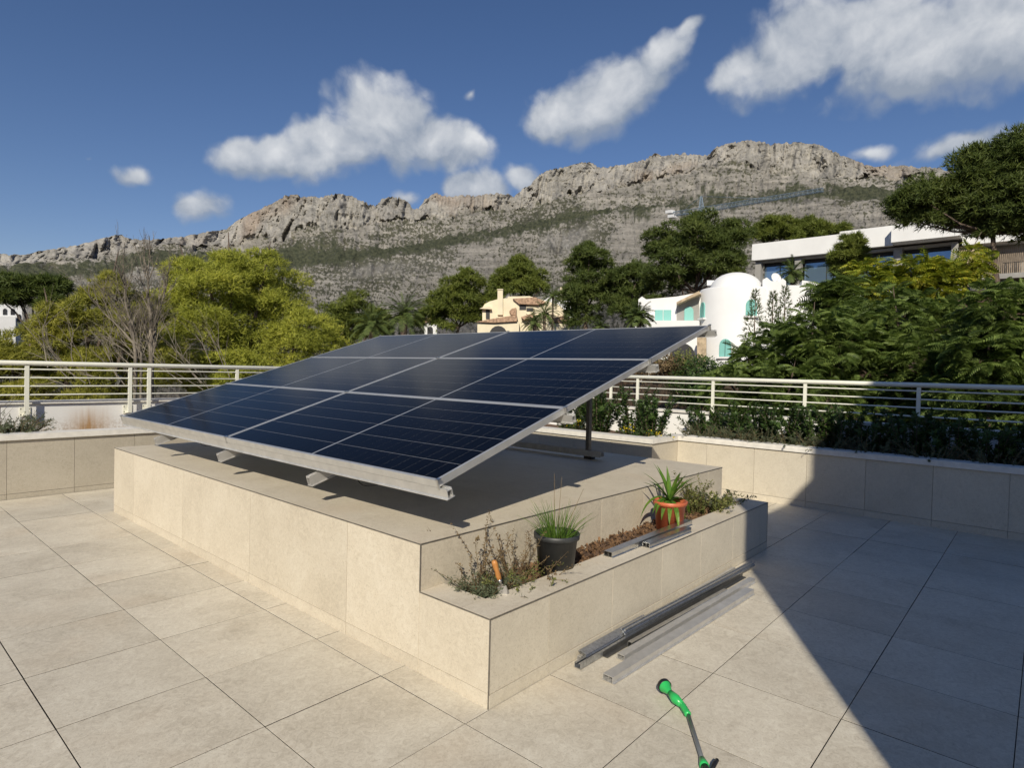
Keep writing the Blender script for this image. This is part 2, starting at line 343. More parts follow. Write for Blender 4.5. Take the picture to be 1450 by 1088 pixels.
# ------------------------------------------------------------------ numpy noise
def _h(ix, iy, iz, seed):
    h = (ix.astype(np.int64) * 374761393 + iy.astype(np.int64) * 668265263 + iz.astype(np.int64) * 2147483647 + seed * 974634777) & 0xffffffff
    h = ((h ^ (h >> 13)) * 1274126177) & 0xffffffff; return ((h ^ (h >> 16)) & 0xffff) / 65535.0
def vn(x, y, seed=0):
    xi, yi = np.floor(x), np.floor(y); fx, fy = x - xi, y - yi; fx = fx * fx * (3 - 2 * fx); fy = fy * fy * (3 - 2 * fy); z0 = np.zeros_like(xi)
    a = _h(xi, yi, z0, seed); b = _h(xi + 1, yi, z0, seed); c = _h(xi, yi + 1, z0, seed); d = _h(xi + 1, yi + 1, z0, seed)
    return (a + (b - a) * fx) * (1 - fy) + (c + (d - c) * fx) * fy
def fbm(x, y, o=5, seed=0, g=.5, ridged=False):
    s = np.zeros_like(x); a = 1.0; t_ = 0
    for i in range(o):
        n_ = vn(x * 2 ** i, y * 2 ** i, seed + i * 17) * 2 - 1
        if ridged: n_ = 1 - 2 * np.abs(n_)
        s += a * n_; t_ += a; a *= g
    return s / t_

# ------------------------------------------------------------------ terrain and mountain
RIDGE = [(-60, 366), (0, 360), (30, 362), (60, 356), (100, 349), (130, 343), (150, 336), (172, 333), (180, 338), (215, 340), (260, 335), (290, 329), (320, 325), (328, 318), (345, 308), (375, 293), (395, 283), (405, 277), (420, 276), (430, 280), (440, 279), (452, 281), (470, 276), (482, 275), (500, 279), (520, 288), (530, 292), (540, 282), (555, 279), (570, 281), (580, 288), (585, 297), (592, 297), (600, 285), (612, 277), (620, 273), (628, 278), (640, 280), (655, 277), (675, 278), (690, 275), (706, 273), (715, 276), (722, 274), (728, 280), (735, 272), (755, 258), (765, 247), (780, 240), (795, 238), (805, 236), (815, 233), (825, 230), (835, 230), (845, 236), (860, 238), (870, 234), (885, 234), (900, 230), (915, 226), (925, 219), (930, 218), (940, 222), (955, 219), (968, 217), (980, 219), (995, 221), (1005, 218), (1015, 209), (1030, 204), (1050, 201), (1062, 199), (1075, 200), (1090, 204), (1105, 203), (1125, 202), (1145, 203), (1160, 206), (1180, 215), (1200, 224), (1220, 232), (1240, 238), (1255, 235), (1275, 235), (1300, 237), (1330, 238), (1345, 242), (1355, 247), (1450, 265), (1600, 285)]
CLIFFB = [(-60, 382), (0, 378), (50, 380), (100, 375), (130, 370), (200, 352), (250, 350), (300, 356), (340, 350), (400, 346), (450, 338), (500, 328), (540, 317), (580, 311), (620, 307), (680, 300), (720, 296), (760, 290), (800, 283), (850, 272), (900, 262), (950, 254), (975, 250), (1000, 240), (1050, 238), (1100, 245), (1150, 255), (1200, 262), (1230, 258), (1300, 260), (1350, 262), (1450, 278), (1600, 295)]
BELTU = [(-60, 384), (0, 381), (130, 374), (200, 362), (300, 366), (370, 360), (430, 352), (500, 345), (560, 343), (640, 336), (700, 330), (780, 311), (860, 297), (920, 289), (1000, 275), (1100, 263), (1200, 264), (1300, 266), (1450, 284), (1600, 300)]
BELTL = [(-60, 402), (0, 398), (130, 390), (200, 380), (300, 382), (370, 380), (450, 374), (520, 366), (560, 362), (620, 350), (700, 336), (760, 326), (840, 311), (900, 303), (960, 298), (1050, 293), (1150, 288), (1250, 285), (1350, 285), (1450, 300), (1600, 315)]
FOOT = [(-60, 455), (0, 455), (200, 455), (400, 462), (600, 452), (800, 440), (900, 420), (1000, 400), (1150, 385), (1300, 372), (1450, 365), (1600, 365)]
def curve(pts):
    q = sorted(azt(u, v) for u, v in pts); return np.array([a for a, _ in q]), np.array([t_ for _, t_ in q])
def ce(pts, az): a, t_ = curve(pts); return np.interp(az, a, t_)
NEAR_AZ = [-40, 0, 10, 20, 26, 30, 42, 55, 70, 82, 120]
NEAR = [(6, [-6] * 11), (13, [-4, -4, -4, -4, -3, -4, -5, -6, -6, -6, -6]), (24, [-3, -2.5, -2, -1.5, .2, -1, -4, -6, -6, -6, -6]), (30, [0, .5, .5, .8, .9, 0, -3, -5, -6, -6, -6]), (45, [3, 3, 3, 2.2, 2, 1, -1, -4, -5, -5, -5]), (66, [9, 9.5, 9.5, 8.5, 6, 5, 3, -1, -3, -3, -3]), (90, [12, 12, 12, 12, 9.5, 8.5, 6, 1, -1, -1, -1])]
def ground_z(x, y):
    a, r = math.degrees(math.atan2(y, x)), math.hypot(x, y)
    return float(np.interp(r, [n[0] for n in NEAR], [np.interp(a, NEAR_AZ, n[1]) for n in NEAR]))
dense = np.arange(-5, 90.01, .105)
azs = np.concatenate([np.arange(-180, -5, 5.), dense, np.arange(94, 180, 5.)]); inside = np.clip(np.minimum((azs + 60) / 50, (150 - azs) / 50), 0, 1)
m_far = np.interp(azs, [45, 58, 66, 90], [1.0, 1.0, 1.5, 1.6])
ctl = [(0 * azs + .5, 0 * azs - 6)] + [(0 * azs + r, np.interp(azs, NEAR_AZ, z)) for r, z in NEAR]
def pxrow(pts, r): return (r, 1.6 + r * ce(pts, azs))
r3 = 0 * azs + 750; r4 = 1450 * m_far; r5 = 1850 * m_far; r6 = 2450 * m_far; r7 = (2600 + 60 * fbm(azs * .7, 0 * azs, 4, 5)) * m_far
ctl += [pxrow(FOOT, r3), pxrow(BELTL, r4), pxrow(BELTU, r5), pxrow(CLIFFB, r6), pxrow(RIDGE, r7)]
zr = ctl[-1][1]; ctl += [(r7 + 90, zr * .93), (r7 + 900, zr * .5), (0 * azs + 9000, 0 * azs)]
nrow = [2, 3, 3, 3, 4, 4, 4, 10, 105, 40, 55, 60, 4, 6, 4]
rr, zz_, seg = [], [], []
for i, n_ in enumerate(nrow):
    for k in range(n_):
        f = k / n_; rr.append(ctl[i][0] * (1 - f) + ctl[i + 1][0] * f); zz_.append(ctl[i][1] * (1 - f) + ctl[i + 1][1] * f); seg.append(i + f)
rr.append(ctl[-1][0]); zz_.append(ctl[-1][1]); seg.append(len(nrow))
rr, zz_ = np.array(rr), np.array(zz_); seg = np.array(seg)[:, None] * np.ones_like(rr); A = azs[None, :] * np.ones_like(rr); AR = np.radians(A)
TAN0 = zz_ / np.maximum(rr, 60); far = seg >= 8                                                    # from the foot of the mountain on
iF = 8; s_ = seg
env_low = np.clip((s_ - 8) / .15, 0, 1) * np.clip((12 - s_) / .5, 0, 1)
X0, Y0 = rr * np.cos(AR), rr * np.sin(AR)
lump = fbm(X0 / 260, Y0 / 260, 6, 3, .55); lump2 = fbm(X0 / 60, Y0 / 60, 4, 9, .55, True); gully = fbm(A * 1.6 + fbm(X0 / 400, Y0 / 400, 2, 8) * .8, rr / 900, 4, 31, .55, True)
dist = rr / 2000
amp = np.interp(s_, [8, 8.3, 9, 9.6, 10, 11, 11.9, 12], [0, 1, 1, .6, .9, .9, .25, .03]) * np.clip(far, 0, 1) * (s_ < 12.01)
zz_ = zz_ + amp * (np.where(s_ < 9.2, 20, 34) * lump + np.where(s_ < 9.2, 2.5, 5) * lump2 + np.where(s_ < 9.2, 7, 13) * gully) * np.clip(dist * 1.2, .15, 1.3)
cl = np.clip((s_ - 11.0 + .5 * fbm(A * 1.1, s_ * .9, 4, 15) + .18 * fbm(A * 7, s_ * 4, 3, 16)) / .12, 0, 1) * np.clip((12.3 - s_) / .3, 0, 1)
warpc = fbm(A * .9, zz_ / 200, 3, 21); crag = fbm(A * .8 + zz_ / 210 + warpc * .5, zz_ / 190 + warpc, 5, 44, .5); crag2 = fbm(A * 5 + zz_ / 60 + warpc * 2, zz_ / 75, 4, 55, .55, True); strat = fbm(A * .8 + zz_ / 400, zz_ / 28, 3, 66)
rr0 = rr.copy(); crag3 = fbm(A * 2.4 + zz_ / 130 + warpc, zz_ / 170 + warpc * .6, 4, 61, .55, True); rr = rr - cl * (100 * crag + 38 * crag3 + 20 * crag2 + 14 * strat) * m_far[None, :]; kk = np.clip((s_ - 11) / .15, 0, 1) * (s_ < 12.01); zz_ = np.where(kk > 0, zz_ * (1 - kk) + kk * (1.6 + (zz_ - 1.6) * rr / rr0), zz_)
zz_ = zz_ + cl * np.clip((s_ - 11.6) / .4, 0, 1) * (2 * crag2 + 4 * fbm(A * 9, 0 * A, 4, 77) + 9 * np.minimum(fbm(A * 3.1, 0 * A, 3, 78, .6, True), .35)) * (s_ < 12.4)
bulge = np.clip((s_ - 8.35) / .2, 0, 1) * np.clip((8.95 - s_) / .2, 0, 1) * np.clip(fbm(A * .22, s_ * 1.5, 2, 12) * 2.2, 0, 1)      # low crags on the lower slope
rr = rr - bulge * 60 * crag
zz_ = np.where(far, zz_ * inside[None, :] + (1 - inside[None, :]) * np.minimum(zz_, 20), zz_)
Xg, Yg = rr * np.cos(AR), rr * np.sin(AR)
nr, nc = rr.shape
V = np.stack([Xg, Yg, zz_], -1).reshape(-1, 3)
I = np.arange(nr * nc).reshape(nr, nc); I2 = np.roll(I, -1, 1)
Fq = np.stack([I[:-1], I[1:], I2[1:], I2[:-1]], -1).reshape(-1, 4)
t = NT('mountain_slopes'); g = t.geo(); P = g.outputs['Position']
def attr(nm): a_ = t.n('ShaderNodeAttribute'); a_.attribute_name = nm; return a_.outputs['Fac']
ca = t.n('ShaderNodeAttribute'); ca.attribute_name = 'slopeco'; Q = ca.outputs['Vector']
nA = t.noise(.014, 6, .6, Q); nB = t.noise(.055, 6, .68, Q, .8); nC = t.noise(.13, 3, .62, Q); nD = t.noise(.005, 3, .5, Q); nE = t.noise(.004, 3, .5, Q, .6)
mq = t.n('ShaderNodeMapping'); mq.inputs['Scale'].default_value = (.16, 1.0, 1); mq.inputs['Rotation'].default_value = (0, 0, -.10); t.l(Q, mq.inputs['Vector']); nL = t.noise(.075, 5, .62, mq.outputs[0], .5)
rock = t.ramp(t.math('ADD', t.math('MULTIPLY', nL.outputs[0], .52), t.math('ADD', t.math('MULTIPLY', nA.outputs[0], .18), t.math('MULTIPLY', nB.outputs[0], .30))), (.36, (.12, .112, .10)), (.48, (.235, .22, .192)), (.60, (.35, .325, .285)))
cliffc = t.ramp(t.math('ADD', t.math('MULTIPLY', nA.outputs[0], .4), t.math('MULTIPLY', nB.outputs[0], .6)), (.34, (.13, .126, .12)), (.46, (.255, .243, .223)), (.60, (.38, .36, .325)))
cliffc = t.mix(t.ramp(nE.outputs[0], (.56, (0, 0, 0)), (.66, (.35, .35, .35))), cliffc, (.33, .215, .135))
c = t.mix(attr('cliff'), rock, cliffc)
veg = t.ramp(t.math('ADD', t.math('ADD', nC.outputs[0], t.math('MULTIPLY', t.math('SUBTRACT', .5, nL.outputs[0]), .35)), t.math('MULTIPLY', t.math('SUBTRACT', nD.outputs[0], .5), .7)), (.51, (0, 0, 0)), (.56, (1, 1, 1)))
vegd = t.math('MULTIPLY', veg, t.math('SUBTRACT', .85, t.math('MULTIPLY', attr('cliff'), .72)))
vc = t.ramp(nB.outputs[0], (.35, (.032, .036, .02)), (.65, (.085, .085, .048)))
c = t.mix(vegd, c, vc)
bl = t.math('MULTIPLY', attr('belt'), t.ramp(t.math('ADD', nB.outputs[0], t.math('MULTIPLY', nD.outputs[0], .4)), (.50, (.22, .22, .22)), (.66, (1, 1, 1))))
c = t.mix(bl, c, t.ramp(nC.outputs[0], (.35, (.036, .042, .026)), (.65, (.088, .092, .055))))
c = t.mix(attr('near'), c, t.ramp(nB.outputs[0], (.4, (.16, .10, .06)), (.6, (.30, .21, .13))))
t.bump(t.math('ADD', nB.outputs[0], t.math('ADD', t.math('MULTIPLY', nC.outputs[0], .5), nL.outputs[0])), .9, 9.0)
M['mountain'] = t.set(Base_Color=c, Roughness=.95, Specular_IOR_Level=.1)
terrain = soupf('hillside_terrain', V, Fq, M['mountain']); struct(terrain)
bd = fbm(A * .5, s_ * .8, 3, 91) * .55 + fbm(A * 5, s_ * 5, 4, 92) * .45
belt = np.clip((s_ - 8.93 + bd * .5) / .12, 0, 1) * np.clip((10.1 - s_ + bd) / .18, 0, 1)
for nm, arr in (('cliff', np.clip(cl + bulge * .8, 0, 1)), ('belt', belt), ('near', np.clip((6.6 - s_) / .8, 0, 1))):
    a_ = terrain.data.attributes.new(nm, 'FLOAT', 'POINT'); a_.data.foreach_set('value', arr.astype(np.float32).ravel())
a_ = terrain.data.attributes.new('slopeco', 'FLOAT_VECTOR', 'POINT'); a_.data.foreach_set('vector', np.stack([AR * 1900, zz_ / np.maximum(rr, 60) * 1900, rr * .05], -1).astype(np.float32).ravel())
terrain.data.polygons.foreach_set('use_smooth', np.ones(len(Fq), bool))

# ------------------------------------------------------------------ terrace floor
PX, PY = .6245, .6235
XW, YW = 8.07, 8.80                                              # faces of the clad walls
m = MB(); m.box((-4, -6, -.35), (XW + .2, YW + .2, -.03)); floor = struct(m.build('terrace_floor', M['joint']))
m = MB(); hx, hy, b_ = PX / 2 - .0021, PY / 2 - .0021, .0007
vv = [(-hx, -hy, -.03), (hx, -hy, -.03), (hx, hy, -.03), (-hx, hy, -.03), (-hx, -hy, -b_), (hx, -hy, -b_), (hx, hy, -b_), (-hx, hy, -b_), (-hx + b_, -hy + b_, 0), (hx - b_, -hy + b_, 0), (hx - b_, hy - b_, 0), (-hx + b_, hy - b_, 0)]
m.add(vv, [(8, 9, 10, 11)] + [(i, (i + 1) % 4, (i + 1) % 4 + 4, i + 4) for i in range(4)] + [(i + 4, (i + 1) % 4 + 4, (i + 1) % 4 + 8, i + 8) for i in range(4)])
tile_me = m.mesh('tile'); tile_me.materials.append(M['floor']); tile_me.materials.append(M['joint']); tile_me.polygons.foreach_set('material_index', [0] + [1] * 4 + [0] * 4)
for i in range(-4, 13):
    for j in range(-4, 15):
        x, y = .686 - PX / 2 + i * PX, .060 - PY / 2 + j * PY
        if x > XW + .1 or y > YW + .1: continue
        if x - hx > 2.2 and x + hx < 5.9 and y - hy > 2.1 and y + hy < 7.2: continue
        o = link('tile', tile_me, M['floor'], floor); o.location = (x + random.uniform(-.0006, .0006), y + random.uniform(-.0006, .0006), random.uniform(-.0012, .0004))
        o.rotation_euler = (random.uniform(-.0012, .0012), random.uniform(-.0012, .0012), 0)

# ------------------------------------------------------------------ plinth with planter
GAP = .0018
def slabs(parent, name, mat, axis, fixed, cuts, z0, z1, th=.012, sgn=-1):
    """cladding slabs on a wall face; axis 'x' = wall runs along x at y=fixed, sgn = outward direction"""
    for a, b in zip(cuts[:-1], cuts[1:]):
        q = MB(); lo, hi = sorted((fixed, fixed + sgn * -th))
        if axis == 'x': q.box((a + GAP, lo, z0), (b - GAP, hi, z1))
        else: q.box((lo, a + GAP, z0), (hi, b - GAP, z1))
        q.build(name, mat, parent)
PL = dict(x0=2.093, x1=6.03, y0=2.447, y1=7.43, z=.681)
plinth = thing('tiled_plinth', 'large beige tiled plinth carrying the solar panels', 'plinth', (4.0, 4.9, 0))
m = MB(); m.box((2.108, 2.462, -.02), (6.015, 7.415, .665)); m.build('core', M['grout'], plinth)
cutsY = [2.447, 3.114, 4.352, 5.591, 6.83, 7.43]
slabs(plinth, 'cladding_slab', M['clad'], 'y', 2.093, cutsY, .072, .672)
slabs(plinth, 'skirting_tile', M['clad'], 'y', 2.093, cutsY, -.01, .069)
cx_ = [2.093, 2.573, 3.198, 3.823, 4.447, 5.072, 5.697, 6.03]
slabs(plinth, 'cladding_slab', M['clad'], 'x', 2.447, cx_, -.01, .672)
slabs(plinth, 'cladding_slab', M['clad'], 'y', 6.03, cutsY, -.01, .672, sgn=1)
slabs(plinth, 'cladding_slab', M['clad'], 'x', 7.43, cx_, -.01, .672, sgn=1)
for a, b in zip(cutsY[:-1], cutsY[1:]):
    for c0, c1 in ((2.093, 3.342), (3.342, 4.591), (4.591, 6.03)):
        q = MB(); q.box((c0 + (.004 if c0 < 2.1 else .001), a + (.004 if a < 2.5 else .001), .667), (c1 - .001, b - .001, .681)); q.build('top_slab', M['top'], plinth)
for lo, hi in (((2.0905, 2.4445, .674), (2.0965, 7.43, .6795)), ((2.0965, 2.4445, .674), (6.03, 2.4505, .6795)), ((2.0895, 2.4435, .43), (2.0945, 2.4485, .674))):
    q = MB(); q.box(lo, hi); q.build('edge_trim', M['trim'], plinth)
planter = thing('tiled_planter', 'low beige tiled planter box along the near side of the plinth', 'planter', (4.0, 2.2, 0))
PZ = .43
m = MB(); m.box((2.108, 1.953, -.02), (5.855, 2.10, .41)); m.box((2.108, 2.10, -.02), (2.24, 2.44, .41)); m.box((5.73, 2.10, -.02), (5.855, 2.44, .41)); m.build('core', M['grout'], planter)
cp = [1.938 + .0] ; cpx = [2.093, 2.549, 3.174, 3.801, 4.418, 5.045, 5.668, 5.87]
slabs(planter, 'cladding_slab', M['clad_wall'], 'x', 1.938, cpx, .066, PZ - .009)
slabs(planter, 'skirting_tile', M['clad_wall'], 'x', 1.932, cpx, -.01, .062)
slabs(planter, 'cladding_slab', M['clad'], 'y', 2.093, [1.938, 2.447], .072, PZ - .009)
slabs(planter, 'skirting_tile', M['clad'], 'y', 2.093, [1.938, 2.447], -.01, .069)
slabs(planter, 'cladding_slab', M['clad'], 'y', 5.87, [1.938, 2.447], -.01, PZ - .009, sgn=1)
for a, b in zip(cpx[:-1], cpx[1:]):
    q = MB(); q.box((a + (.003 if a < 2.1 else .001), 1.941, PZ - .013), (b - .001, 2.13, PZ)); q.build('rim_slab', M['top'], planter)
for a, b in ((2.096, 2.262), (5.72, 5.868)):
    q = MB(); q.box((a, 2.132, PZ - .013), (b, 2.446, PZ)); q.build('rim_slab', M['top'], planter)
for lo, hi in (((2.0905, 1.9355, PZ - .007), (5.87, 1.9405, PZ - .0015)), ((2.0905, 1.9405, PZ - .007), (2.0955, 2.447, PZ - .0015)), ((2.0895, 1.9345, -.004), (2.0945, 1.9395, PZ - .007)), ((5.868, 1.936, .0), (5.872, 1.9405, PZ))):
    q = MB(); q.box(lo, hi); q.build('edge_trim', M['trim'], planter)
# soil with lumps
nx, ny = 150, 18; gx, gy = np.meshgrid(np.linspace(2.255, 5.725, nx), np.linspace(2.125, 2.445, ny)); gz = .365 + .035 * fbm(gx * 4, gy * 4, 3, 2) + .03 * fbm(gx * 22, gy * 22, 3, 4)
I = np.arange(nx * ny).reshape(ny, nx); soil = soupf('soil', np.stack([gx, gy, gz], -1), np.stack([I[:-1, :-1], I[:-1, 1:], I[1:, 1:], I[1:, :-1]], -1).reshape(-1, 4), M['soil'], planter)
n_ = 1500; c0 = np.stack([rng.uniform(2.28, 5.7, n_), rng.uniform(2.13, 2.44, n_)], -1); hz = .372 + .035 * fbm(c0[:, 0] * 4, c0[:, 1] * 4, 3, 2) + rng.uniform(0, .02, n_)
a = nrm(rng.normal(size=(n_, 3))); b = nrm(np.cross(a, rng.normal(size=(n_, 3)))); sz = rng.uniform(.006, .02, (n_, 1)); cc = np.concatenate([c0, hz[:, None]], 1)
chips = soup('bark_chips', np.stack([cc - a * sz - b * sz * .4, cc + a * sz - b * sz * .5, cc + a * sz * .8 + b * sz * .5, cc - a * sz + b * sz * .5], 1), 4, M['chips'], planter); chips['kind'] = 'stuff'

# ------------------------------------------------------------------ parapet walls, coping, raised beds
ZC = .74
rw = thing('clad_parapet_wall', 'beige tiled low wall with white coping along the right side of the terrace', 'wall', (8.2, 1.0, 0))
m = MB(); m.box((XW + .012, -5.5, -.3), (XW + .22, 3.935, .66)); m.build('core', M['grout'], rw)
cy_ = [-2.947, -2.305, -1.662, -1.02, -.373, .271, .923, 1.574, 2.216, 2.857, 3.5, 3.935]
slabs(rw, 'cladding_slab', M['clad_wall'], 'y', XW, cy_, .078, .672); slabs(rw, 'skirting_tile', M['clad_wall'], 'y', XW - .004, cy_, -.01, .074)
q = MB(); q.box((XW - .022, -5.5, .675), (XW + .24, 3.935, ZC - .012)); q.box((XW - .016, -5.5, ZC - .012), (XW + .234, 3.935, ZC)); q.build('coping', M['coping'], rw)
bw = thing('clad_parapet_wall', 'short beige tiled low wall stepping forward behind the solar panels', 'wall', (7.6, 5.5, 0))
XB = 7.33
m = MB(); m.box((XB + .012, 3.947, -.3), (XB + .2, YW, .66)); m.box((XB + .2, 3.947, -.3), (XW + .22, 4.12, .66)); m.build('core', M['grout'], bw)
slabs(bw, 'cladding_slab', M['clad_wall'], 'y', XB, [3.935, 4.56, 5.2, 5.84, 6.48, 7.12, 7.76, 8.4, 8.8], -.01, .672)
slabs(bw, 'cladding_slab', M['clad_wall'], 'x', 3.935, [XB, XW], -.01, .672)
q = MB(); q.box((XB - .022, 3.937, .675), (XB + .22, YW, ZC - .002)); q.box((XB - .022, 3.913, .677), (XW - .024, 3.936, ZC - .004)); q.box((XB + .222, 3.938, .676), (XW + .236, 4.14, ZC - .003)); q.build('coping', M['coping'], bw)
lw = thing('clad_parapet_wall', 'beige tiled low wall with white coping at the left end of the terrace', 'wall', (2.0, 8.9, 0))
m = MB(); m.box((-4.5, YW + .012, -.3), (XB, YW + .2, .66)); m.build('core', M['grout'], lw)
cxl = [.138 - .642 * 3, .138 - .642 * 2, .138 - .642, .138, .78, 1.422, 2.06, 2.705, 3.345, 3.985, 4.63, 5.27, 5.91, 6.55, XB]
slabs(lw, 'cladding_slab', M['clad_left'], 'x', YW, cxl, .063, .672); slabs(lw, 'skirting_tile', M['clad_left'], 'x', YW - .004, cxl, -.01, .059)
q = MB(); q.box((-4.5, YW - .03, .675), (XB - .024, YW + .22, ZC)); q.build('coping', M['coping'], lw)
# outer white walls (carry the railing)
XO, YO = 9.2, 9.8
ow = thing('white_parapet_wall', 'white rendered parapet wall behind the hedge carrying the right railing', 'wall', (9.3, 3, 0))
m = MB(); m.box((XO, -6, -6), (XO + .18, YO + .18, .99)); m.build('wall_body', M['white'], ow)
q = MB(); q.box((XO - .03, -6, .993), (XO + .21, YO + .21, 1.03)); q.build('coping', M['coping'], ow)
ol = thing('white_parapet_wall', 'white rendered parapet wall with a rusty stain under the left railing', 'wall', (2, 9.9, 0))
m = MB(); m.box((-5, YO, -6), (XO - .002, YO + .18, 1.02)); m.build('wall_body', M['stained'], ol, local=False)
ol.children[0].data.transform(Matrix.Translation(Vector(wloc(ol)))); ol.children[0].location = -Vector(wloc(ol))
q = MB(); q.box((-5, YO - .03, 1.023), (XO - .04, YO + .21, 1.06)); q.build('coping', M['coping'], ol)
def bed(name, lo, hi, z, seed):
    nx, ny = max(4, int((hi[0] - lo[0]) * 18)), max(4, int((hi[1] - lo[1]) * 18))
    gx, gy = np.meshgrid(np.linspace(lo[0], hi[0], nx), np.linspace(lo[1], hi[1], ny)); gz = z + .04 * fbm(gx * 3, gy * 3, 4, seed); I = np.arange(nx * ny).reshape(ny, nx)
    return struct(soupf(name, np.stack([gx, gy, gz], -1), np.stack([I[:-1, :-1], I[:-1, 1:], I[1:, 1:], I[1:, :-1]], -1).reshape(-1, 4), M['soil']))
bed('planting_bed_right', (XW + .2, -5.5), (XO + .01, 4.13), .60, 1); bed('planting_bed_back', (XB + .19, 4.1), (XO + .01, YW + .2), .60, 2); bed('planting_bed_left', (-4.5, YW + .19), (XO, YO + .01), .60, 3)

# ------------------------------------------------------------------ railings
def railing(label, axis, fixed, a0, a1, posts, bracket):
    rt = thing('railing', label, 'railing', (fixed, 2, 1.03) if axis == 'y' else (2, fixed, 1.06))
    P_ = (lambda s_, z, o=0: (fixed + o, s_, z)) if axis == 'y' else (lambda s_, z, o=0: (s_, fixed + o, z))
    MB().tube([P_(a0, 1.545), P_(a1, 1.545)], .031, 12).build('handrail', M['rail'], rt)
    for z in (1.468, 1.362, 1.255, 1.145): MB().tube([P_(a0, z), P_(a1, z)], .0095, 8).build('rail', M['rail'], rt)
    for s_ in posts:
        q = MB(); zb = .88 if bracket else .97
        q.box(tuple(np.array(P_(s_, zb)) - [.014 if axis == 'y' else .022, .022 if axis == 'y' else .014, 0]), tuple(np.array(P_(s_, 1.52)) + [.014 if axis == 'y' else .022, .022 if axis == 'y' else .014, 0]))
        po = q.build('post', M['rail'], rt)
        if bracket:
            q = MB(); q.box((s_ - .055, YO - .012, .86), (s_ + .055, YO - .002, .985)); q.box((s_ - .03, fixed + .012, .875), (s_ + .03, YO - .01, .90)); q.build('bracket', M['rail'], po)
            for dz in (.885, .96):
                for dx in (-.042, .042): MB().lathe([(.0, -.006), (.008, -.006), (.008, 0), (0, 0)], (s_ + dx, YO - .012, dz), 8, (0, -1, 0)).build('bolt', M['alu_dull'], po)
    return rt
railing('cream painted metal railing with four thin rails on the left wall', 'x', YO - .10, -4.5, 9.05, [-.95, .55, 1.76, 2.915, 3.155, 4.42, 5.7, 7.0, 8.3], True)
railing('cream painted metal railing with four thin rails above the right hedge', 'y', XO + .07, -5, YO - .16, [-2.7, -1.4, -.10, 1.245, 2.60, 3.95, 5.28, 5.81, 7.1, 8.4], False)

# ------------------------------------------------------------------ solar array
TILT = 17.5
O = np.array([2.15, 2.40, 1.014]); ex = np.array([math.cos(R(TILT)), 0, math.sin(R(TILT))]); en = np.array([-math.sin(R(TILT)), 0, math.cos(R(TILT))]); ey = np.array([0, 1., 0])
MWD, MLN = 1.166, 2.505
def make_module():
    rt = thing('solar_panel', '', 'solar panel', tuple(O)); rt.rotation_euler = (0, -R(TILT), 0)
    q = MB(); w = .011; h = -.042
    for lo, hi in (((0, 0, h), (w, MLN, 0)), ((MWD - w, 0, h), (MWD, MLN, 0)), ((w + .0005, 0, h), (MWD - w - .0005, w, -.0004)), ((w + .0005, MLN - w, h), (MWD - w - .0005, MLN, -.0004))): q.box(lo, hi)
    q.build('frame', M['frame'], rt, True)
    q = MB(); q.box((w * .8, w * .8, -.012), (MWD - w * .8, MLN - w * .8, -.0024)); q.build('backsheet', M['backsheet'], rt, True)
    cw = (MWD - 2 * w - .02) / 6; cl_ = (MLN - 2 * w - .02 - .016) / 24
    q = MB(); a, b, e = cw / 2 - .0016, cl_ / 2 - .0008, .0012
    poly = [(-a + e, -b, 0), (a - e, -b, 0), (a, -b + e, 0), (a, b - e, 0), (a - e, b, 0), (-a + e, b, 0), (-a, b - e, 0), (-a, -b + e, 0)]
    q.prism([(x, y, -.0025) for x, y, z in poly], (0, 0, .0025)); cme = q.mesh('cell')
    for i in range(6):
        for j in range(24):
            o = link('cell', cme, M['cell'], rt); o.location = (w + .010 + cw * (i + .5), w + .010 + cl_ * (j + .5) + (.016 if j >= 12 else 0), -.0019)
    return rt
mod = make_module()
def dup(root, loc, label, group=None):
    r = root.copy(); col.objects.link(r); r.location = loc; r['label'] = label
    for ch in list(root.children):
        c = ch.copy(); col.objects.link(c); c.parent = r
        for g_ in ch.children: d = g_.copy(); col.objects.link(d); d.parent = c
    return r
ROWN = ['bottom', 'middle', 'top']
first = True
for i in range(3):
    for j in range(2):
        loc = O + ex * (MWD + .006) * i + ey * (MLN + .012) * j
        lab = 'dark blue solar panel, %s row, %s' % (ROWN[i], 'near half beside the planter' if j == 0 else 'far half towards the left pines')
        if first: mod.location = tuple(loc); mod['label'] = lab; first = False; mod['group'] = 'solar panels of the array'
        else: dup(mod, tuple(loc), lab)
mf = thing('mounting_frame', 'aluminium mounting frame with posts and rails holding up the solar panels', 'mounting frame', (4, 5, .681))
def S(s_, y, d): return O + ex * s_ + en * d + np.array([0, y - O[1], 0])
def channel(q, p0, p1, up, w, h, t_=.004):                         # hollow-looking open channel along p0-p1
    p0, p1, up = map(lambda a_: np.asarray(a_, float), (p0, p1, up)); d = p1 - p0; L = np.linalg.norm(d); d /= L; s2 = np.cross(up, d); s2 /= np.linalg.norm(s2); c = (p0 + p1) / 2
    q.obox(c + s2 * (w / 2), d, s2, up, (L / 2, t_ / 2, h / 2)); q.obox(c - s2 * (w / 2), d, s2, up, (L / 2, t_ / 2, h / 2))
    q.obox(c - up * (h / 2 - t_ / 2), d, s2, up, (L / 2 - .001, w / 2 - t_ / 2, t_ / 2)); q.obox(c + up * (h / 2 - .0125), d, s2, up, (L / 2 - .002, w / 2 - t_ / 2, .0015))
    q.obox(c - up * (h / 2 + .0015), d, s2, up, (L / 2 + .0005, w / 2 + .012, .002))
for s_ in (.020, 1.168, 2.341, 3.492):
    q = MB(); channel(q, S(s_, 2.335, -.042 - .029), S(s_, 7.46, -.042 - .029), en, .034, .054); q.build('rail', M['frame'], mf)
